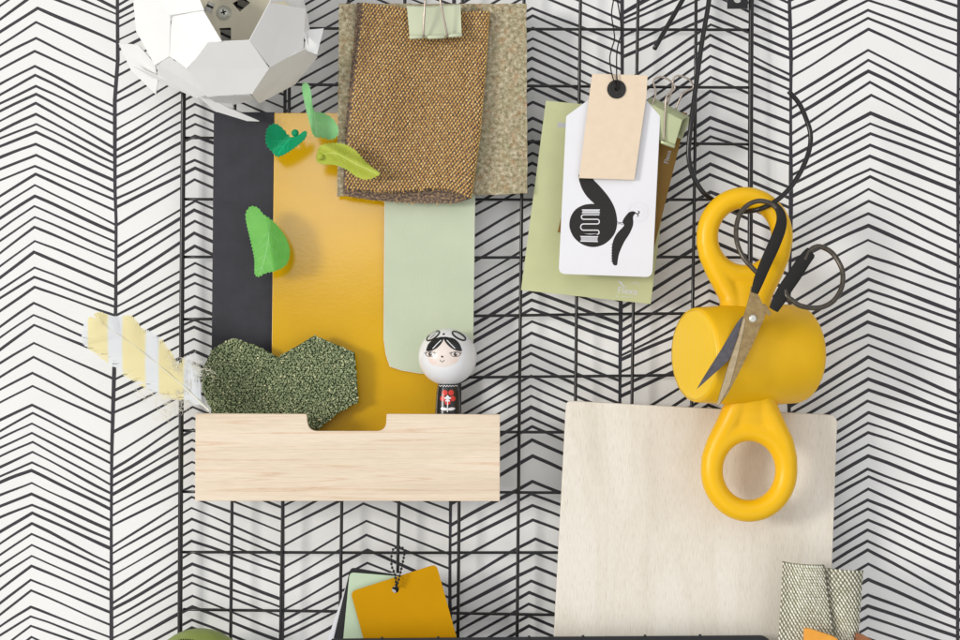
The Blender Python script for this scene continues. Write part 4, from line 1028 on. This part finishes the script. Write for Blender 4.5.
# ------------------------------------------------------------------ yellow ring and drum
Y = Fr(80)
yr = thing('yellow_ring_holder', 'yellow painted wooden drum with a ring handle above and below, hanging from the black hook', 'holder', Y.v(747, 522))
axis = Vector((-.914, -.405, 0)).normalized()
cc = Y.v(747.5, 354.5, 0)
pf = [(-62, .1), (-62, 30), (-61.6, 38), (-60, 43), (-57, 46), (-52, 47.6), (-30, 48.6), (0, 48.2), (30, 46.6), (52, 45.2), (56.5, 44.6), (58.2, 43.8), (59, 42.4)]
lathe('drum', pf, cc, axis, M['yellow'], yr, 96)
pf = [(59.05, 42.4), (59.3, 40), (59.6, 20), (59.7, .1)]
dr = lathe('drum_end', [(58.6, 42.2)] + pf, cc, axis, M['yellow_end'], yr, 96)
me = dr.data; s1 = axis.cross(Vector((0, 0, 1))).normalized()
for lp in me.loops:
    v = me.vertices[lp.vertex_index].co + ORG[yr] - cc
    me.uv_layers[0].data[lp.index].uv = (v.dot(s1) * 10 + .12, v.z * 10)
def ring_part(cx, cy, rx, ry, mr, neck, legs):
    bm = bmesh.new(); sg, ms = 64, 20; grid_ = []
    for i in range(sg):
        a = 2 * math.pi * i / sg; row = []
        for k in range(ms):
            b = 2 * math.pi * k / ms
            row.append(bm.verts.new(Y.v(cx + (rx + mr * math.cos(b)) * math.cos(a), cy + (ry + mr * math.cos(b)) * math.sin(a), mr * 1.02 * math.sin(b))))
        grid_.append(row)
    for i in range(sg):
        for k in range(ms):
            bm.faces.new((grid_[i][k], grid_[(i + 1) % sg][k], grid_[(i + 1) % sg][(k + 1) % ms], grid_[i][(k + 1) % ms]))
    def loft(rings):
        for a, b in zip(rings, rings[1:]):
            for k in range(28): bm.faces.new((a[k], a[(k + 1) % 28], b[(k + 1) % 28], b[k]))
        bm.faces.new(rings[0]); bm.faces.new(list(reversed(rings[-1])))
    loft([[bm.verts.new(Y.v(x + wx * math.cos(t), y, wh * math.sin(t))) for t in [2 * math.pi * k / 28 for k in range(28)]] for (x, y, wx, wh) in neck])
    for leg in legs:
        rr = []; P3 = [Vector(q[:2]) for q in leg]
        for i, q in enumerate(leg):
            t = (P3[min(i + 1, len(P3) - 1)] - P3[max(i - 1, 0)]).normalized(); nn = Vector((-t.y, t.x))
            rr.append([bm.verts.new(Y.v(q[0] + nn.x * q[2] * math.cos(w), q[1] + nn.y * q[2] * math.cos(w), q[3] * math.sin(w))) for w in [2 * math.pi * k / 28 for k in range(28)]])
        loft(rr)
    bmesh.ops.recalc_face_normals(bm, faces=bm.faces)
    me = bpy.data.meshes.new('ring_handle'); 
    for v in bm.verts: v.co -= ORG[yr]
    bm.to_mesh(me); bm.free(); me.materials.append(M['yellow'])
    o = bpy.data.objects.new('ring_handle', me); C.objects.link(o); o.parent = yr
    r = o.modifiers.new('remesh', 'REMESH'); r.mode = 'VOXEL'; r.voxel_size = .0014; r.use_smooth_shade = True
    s_ = o.modifiers.new('smooth', 'SMOOTH'); s_.factor = .5; s_.iterations = 14
    return o
ring_part(744.6, 236.5, 37.4, 39.0, 10.9, [(743, 268, 24, 5), (744, 277, 24, 7.5), (745, 287, 22, 10), (745, 296, 22, 13), (745.5, 304, 22, 16), (746, 314, 24, 20)],
    [[(706.6, 240, 10.9, 10.9), (709.5, 255, 11, 11), (717, 271, 11.5, 11.5), (725, 286, 11.5, 12), (731, 298, 11.5, 13.5), (732, 312, 13, 18)], [(782, 240, 10.9, 10.9), (779, 255, 11, 11), (772, 271, 11.5, 11.5), (764.5, 286, 11.5, 12), (759.5, 298, 11.5, 13.5), (759, 312, 13, 18)]])
ring_part(749, 470.6, 37.3, 40.4, 11.2, [(750, 393, 26, 24), (750, 403, 24, 18), (749.5, 412, 23, 14), (749, 421, 24, 11.5), (749, 430, 26, 9), (749, 436, 22, 6)],
    [[(738, 393, 13, 24), (737, 403, 12, 17), (733, 413, 12, 14), (726.5, 427, 11.8, 12.5), (718, 443, 11.5, 11.5), (712.5, 458, 11.2, 11.2), (711.7, 470, 11.2, 11.2)], [(763, 393, 13, 24), (764, 403, 12, 17), (768, 413, 12, 14), (774.5, 427, 11.8, 12.5), (782.5, 443, 11.5, 11.5), (786, 458, 11.2, 11.2), (786.3, 470, 11.2, 11.2)]])

# ------------------------------------------------------------------ scissors
S0 = Fr(122); hs = lambda x, y: (y - 318) * .30 + 14
sx = thing('scissors', 'old scissors with bronze blade and black handles hanging over the yellow drum', 'scissors', S0.v(750, 319, 5))
TS = lambda x, y: (660 + x / 5.333, 290 + y / 5.333)
def spoly(name, pts, conv, th, mat, dh, parent=sx, bevel=.35): return slab(name, [conv(*p) for p in pts], S0, th, mat, parent, hf=lambda x, y: hs(x, y) + dh, bevel=bevel)
spoly('dark_blade', [(173, 522), (205, 470), (300, 330), (400, 175), (425, 145), (470, 120), (500, 150), (470, 200), (345, 375), (270, 440), (200, 500)], TS, 1.6, M['dark_steel'], -1.8)
bb = spoly('bronze_blade', [(270, 605), (285, 560), (340, 400), (400, 250), (432, 148), (452, 90), (474, 20), (482, -20), (500, -10), (520, 30), (548, 95), (552, 130), (535, 170), (470, 300), (400, 430), (335, 545), (285, 605)], TS, 1.8, M['bronze'], 0)
# hollow ground facet, slightly proud along the edge
fp = [(270, 603), (288, 560), (343, 400), (403, 250), (430, 158), (437, 146), (443, 160), (420, 250), (378, 400), (345, 500), (284, 602)]
def facet(pts, dh, name, mat):
    P2 = [TS(*p) for p in pts]; vs = [S0.v(x, y, hs(x, y) + (dh if i > 5 else .05)) for i, (x, y) in enumerate(P2)]
    mk(name, vs, [tuple(range(len(vs)))], mat, bb)
facet(fp, .8, 'ground_edge', M['bronze_facet'])
scw = lathe('screw', [(0, 3.7), (.6, 3.6), (1.3, 2.6), (1.6, .1)], S0.v(*TS(482, 153), hs(*TS(482, 153)) + .1), (0, -1, 0), M['steel'], sx, 24)
spoly('bronze_tang', [(545, 70), (560, 85), (582, 125), (572, 140), (548, 120), (535, 100)], TS, 2.2, M['bronze'], .6)
T3 = lambda x, y: (680 + x / 5.333, 170 + y / 5.333)
def grip(pts, ws, name='handle'):
    P2 = spl([(*T3(x, y),) for x, y in pts], 8); W2 = [interp([(i / (len(ws) - 1), w) for i, w in enumerate(ws)], j / (len(P2) - 1)) for j in range(len(P2))]
    tube(name, [S0.v(p.x, p.y, hs(p.x, p.y) + .6) for p in P2], W2, M['black_grip'], sx, seg=16, flat=(1, .32))
grip([(392, 655), (418, 588), (455, 505), (503, 408), (540, 325), (556, 268), (552, 222), (530, 185), (500, 168)], [3.6, 5.0, 5.5, 5.8, 5.6, 5.0, 4.2, 3.0, 2.3])
grip([(488, 745), (520, 690), (560, 628), (610, 560), (655, 495), (695, 446), (706, 436)], [4.6, 6.2, 6.5, 6.6, 6.4, 5.8, 4.8])
tube('finger_loop', [S0.v(*T3(x, y), hs(*T3(x, y)) + q) for x, y, q in spl([(535, 200, 0), (500, 168, 0), (440, 157, 1), (385, 175, 2), (345, 212, 1), (318, 270, 0), (308, 345, 0), (318, 410, 0), (345, 470, 0), (385, 520, 0), (412, 548, -.5)], 8)], 2.3, M['loop_metal'], sx, seg=14)
TW = lambda x, y: (720 + x / 4, 160 + y / 4)
tube('finger_loop', [S0.v(*TW(x, y), hs(*TW(x, y)) + .6) for x, y in spl([(340, 400), (355, 372), (380, 350), (410, 346), (452, 370), (480, 415), (490, 455), (482, 510), (450, 560), (405, 587), (360, 592), (310, 582), (280, 560), (262, 545), (256, 520)], 8)], 2.4, M['loop_metal'], sx, seg=14)

# ------------------------------------------------------------------ board, shelf, cloth, small things at the bottom
BD = Fr(46)
root = thing('beech_board', 'pale beech chopping board with rounded corners standing behind the yellow ring', 'board', BD.v(692, 660))
bp = rpoly([(566.5, 401), (838.6, 415.6), (826.5, 668), (552, 662)], [6, 9, 4, 4], 8)
slab('panel', bp, BD, 6, M['board_wood'], root, hf=lambda x, y: (y - 400) * .06 - 6, bevel=.9)
SH = Fr(74)
shelf = thing('wall_shelf', 'black metal shelf ledge along the bottom with cards and the board standing on it', 'shelf', SH.v(550, 668))
sp = rpoly([(331, 639), (550, 637), (763, 635.6), (770, 640), (771, 668), (331, 670)], [2, 0, 3, 3, 2, 2], 6)
slab('front_lip', sp, SH, 2.2, M['shelf_black'], shelf, bevel=.6)
slab('base', [(331, 661), (770.6, 660), (770.6, 663), (331, 664)], Fr(71.4), 54, M['shelf_black'], shelf, bevel=.3)
for x in (382, 438, 529, 583, 645, 700):
    lathe('weld_dot', [(0, 1.4), (.6, 1.2), (1.0, .1)], SH.v(x, 638.6 - (x - 331) * .0085, .1), (0, -1, 0), M['shelf_black'], shelf, 12)

# paint cards on a bead chain
CH = Fr(60)
hx, hy = 395.4, 589.6
def pcard(label, poly, h, mat, r=5, hole=False):
    fr = Fr(h); P2 = rpoly(poly, r, 6)
    cir = [(hx + 3.5 * math.cos(a), hy + 3.5 * math.sin(a)) for a in [2 * math.pi * k / 24 for k in range(24)]]
    o = sheet('paint_card', P2, fr, mat, None, thick=.7, step=12, smooth=False, holes=[cir], estep=60)
    tag(o, label, 'paint card', 'paint cards on the bead chain'); return o
pcard('white paint card, the rearmost of the cards on the bead chain', [(351, 571), (428, 575), (446, 660), (320, 662)], 44, M['white_card'], 3)
pcard('black paint card behind the mint card on the bead chain', [(350.5, 567.3), (426, 580), (428, 662), (328, 662)], 47, M['black_card'], 5)
pcard('mint green paint card just behind the ochre card on the bead chain', [(349.6, 572.4), (430, 579), (440, 662), (341, 662)], 50, M['mint_card'], 5)
pcard('ochre yellow paint card in front of the others on the bead chain', [(350.4, 591.8), (436.3, 564.2), (463.4, 662), (371, 666)], 54, M['ochre_card'], 6)
beads = []
def chain(pts, step=3.5):
    P3 = [Vector(p) for p in spl(pts, 20)]; acc = 0; out = [P3[0]]
    for a, b in zip(P3, P3[1:]):
        acc += (b - a).length
        if acc >= step: out.append(b); acc = 0
    return out
cpts = chain([(395.6, 590, -9), (396, 586.5, 0), (395.8, 580, 1.5), (394.4, 573, 1.5), (391.6, 566, 1), (391.4, 556, 0), (392.8, 550.4, -2), (397, 547.6, 0), (401, 547.4, 0), (404.4, 550.6, 0), (404, 556, 0), (402.4, 564, .8), (400.4, 573, 2), (398.6, 580, 2.5), (396.8, 585.5, 2), (396, 589, 0)])
items = [(CH.v(p.x, p.y, p.z - 2), Vector((1.35, 0, 0)) / 1000, Vector((0, 0, 1.35)) / 1000, Vector((0, -1.35, 0)) / 1000, (.5, .5)) for p in cpts]
v_, f_, u_ = ellipsoids(items, 12, 8)
chn = mk('bead_chain', v_, f_, M['chain_black'], None, uvs=u_, smooth=True)
tag(chn, 'black ball chain looped over the wire grid, holding the paint cards', 'chain')
ws = tube('link_wire', [CH.v(p.x, p.y, p.z - 2) for p in cpts], .4, M['chain_black'], chn, seg=6)

# grey and cream cloth at the bottom right
GC = Fr(84)
gc = thing('folded_cloth', 'cream and charcoal woven cloth folded upright in front of the beech board corner', 'fabric', GC.v(820, 662))
def cloth_a(u, v):
    y = 562.5 + 2.2 * u + v * 110; xl = 783.2 - 4.2 * min(1, v * 1.45); xr = 822.4 + 10.5 * min(1.4, v * 1.45)
    return GC.v(xl + (xr - xl) * u, y, 3 + 6.5 * math.sin(math.pi * min(1, u * 1.0)) ** .7 + 2.5 * u + 1.2 * math.sin(v * 5 + u * 3) - (6 * (1 - u) ** 6))
def cloth_b(u, v):
    y = 567.8 + 3.2 * u + v * 105; xl = 821 + 10.5 * min(1.4, v * 1.4); xr = 864.2 - 5.5 * min(1.2, v * 1.4)
    return GC.v(xl + (xr - xl) * u, y, 1.5 - 3.6 * (1 - u) ** 2 + 4.6 * math.sin(math.pi * u) - 1.5 * math.sin(v * 3) - 5 * u ** 6)
weave(cloth_a, 0, 0, M['grey_yarn'], M['cream_yarn'], 'left_fold', gc, su=3.5, sv=2.75, side=-1, lean=.5, ln=2.0, wd=1.12, solid=1.2)
weave(cloth_b, 0, 0, M['grey_yarn'], M['cream_yarn'], 'right_fold', gc, su=3.5, sv=2.75, side=-1, lean=.5, ln=2.0, wd=1.12, solid=1.2)
tube('raw_edge', [cloth_a(1, v / 20) + Vector((.0002, -.0002, 0)) for v in range(21)], .85, M['grey_yarn'], gc, seg=8)
tube('raw_edge', [cloth_a(u / 20, 0) + Vector((0, .0004, .0002)) for u in range(21)], .6, M['grey_yarn'], gc, seg=8)

WP = Fr(112)
op = slab('wooden_peg_end', rpoly([(804.6, 629), (809, 628.6), (836, 637.4), (846, 648), (850, 676), (803, 676)], [1.5, 1.5, 5, 5, 1, 1], 6), WP, 7, M['orange_wood'], bevel=2.2)  # small wooden block built as a peg end
tag(op, 'orange lacquered wooden end poking up in front of the woven cloth', 'wooden tool', 'wooden tool ends in front of the cloth')
op = slab('wooden_peg_end', rpoly([(856, 633.6), (862, 634.6), (874, 641), (880, 676), (853, 676)], [2, 2, 3, 1, 1], 6), Fr(90), 7, M['brown_wood'], bevel=2)
tag(op, 'brown wooden end poking up at the right edge of the woven cloth', 'wooden tool', 'wooden tool ends in front of the cloth')

GB = Fr(60)
gb = thing('leather_pouch', 'olive green leather pouch with rows of stitch holes at the bottom left', 'pouch', GB.v(200, 722))
gp = []
for k in range(25):
    a = math.pi * k / 24; gp.append((-44 * math.cos(a), max(.1, 48.0 * math.sin(a) ** .95)))
gcn = GB.v(199.6, 678, 0)
bl = lathe('body', [(a * 1.08, r) for a, r in gp], gcn, (0, 0, 1), M['green_leather'], gb, 64)
for v in bl.data.vertices: v.co.y = (v.co.y - (gcn.y - ORG[gb].y)) * .8 + (gcn.y - ORG[gb].y)
it = []
for row, (yy, xs0, xs1, n) in enumerate(((636.2, 177, 203, 12), (634.6, 203, 224, 0))):
    for k in range(n):
        t = k / max(1, n - 1); x = xs0 + (xs1 - xs0) * t; y = yy + 1.6 * (2 * t - 1) ** 2 + (t < .3) * (0.3 - t) * 5 + (t > .8) * (t - .8) * 8
        p = GB.v(x, y); dx = p.x - gcn.x; dz = p.z - gcn.z
        zz = dz / 1.08; rr = 48.0 * (max(0, 1 - (zz * 1000 / 44) ** 2)) ** .475 / 1000
        dy = -math.sqrt(max(0, rr * rr - dx * dx)) * .8
        it.append((Vector((p.x, gcn.y + dy, p.z)), Vector((.75, 0, 0)) / 1000, Vector((0, 0, .9)) / 1000, Vector((0, -.5, 0)) / 1000, (.5, .5)))
v_, f_, u_ = ellipsoids(it, 10, 6); mk('stitch_holes', v_, f_, M['hole_dark'], gb, uvs=u_, smooth=True)
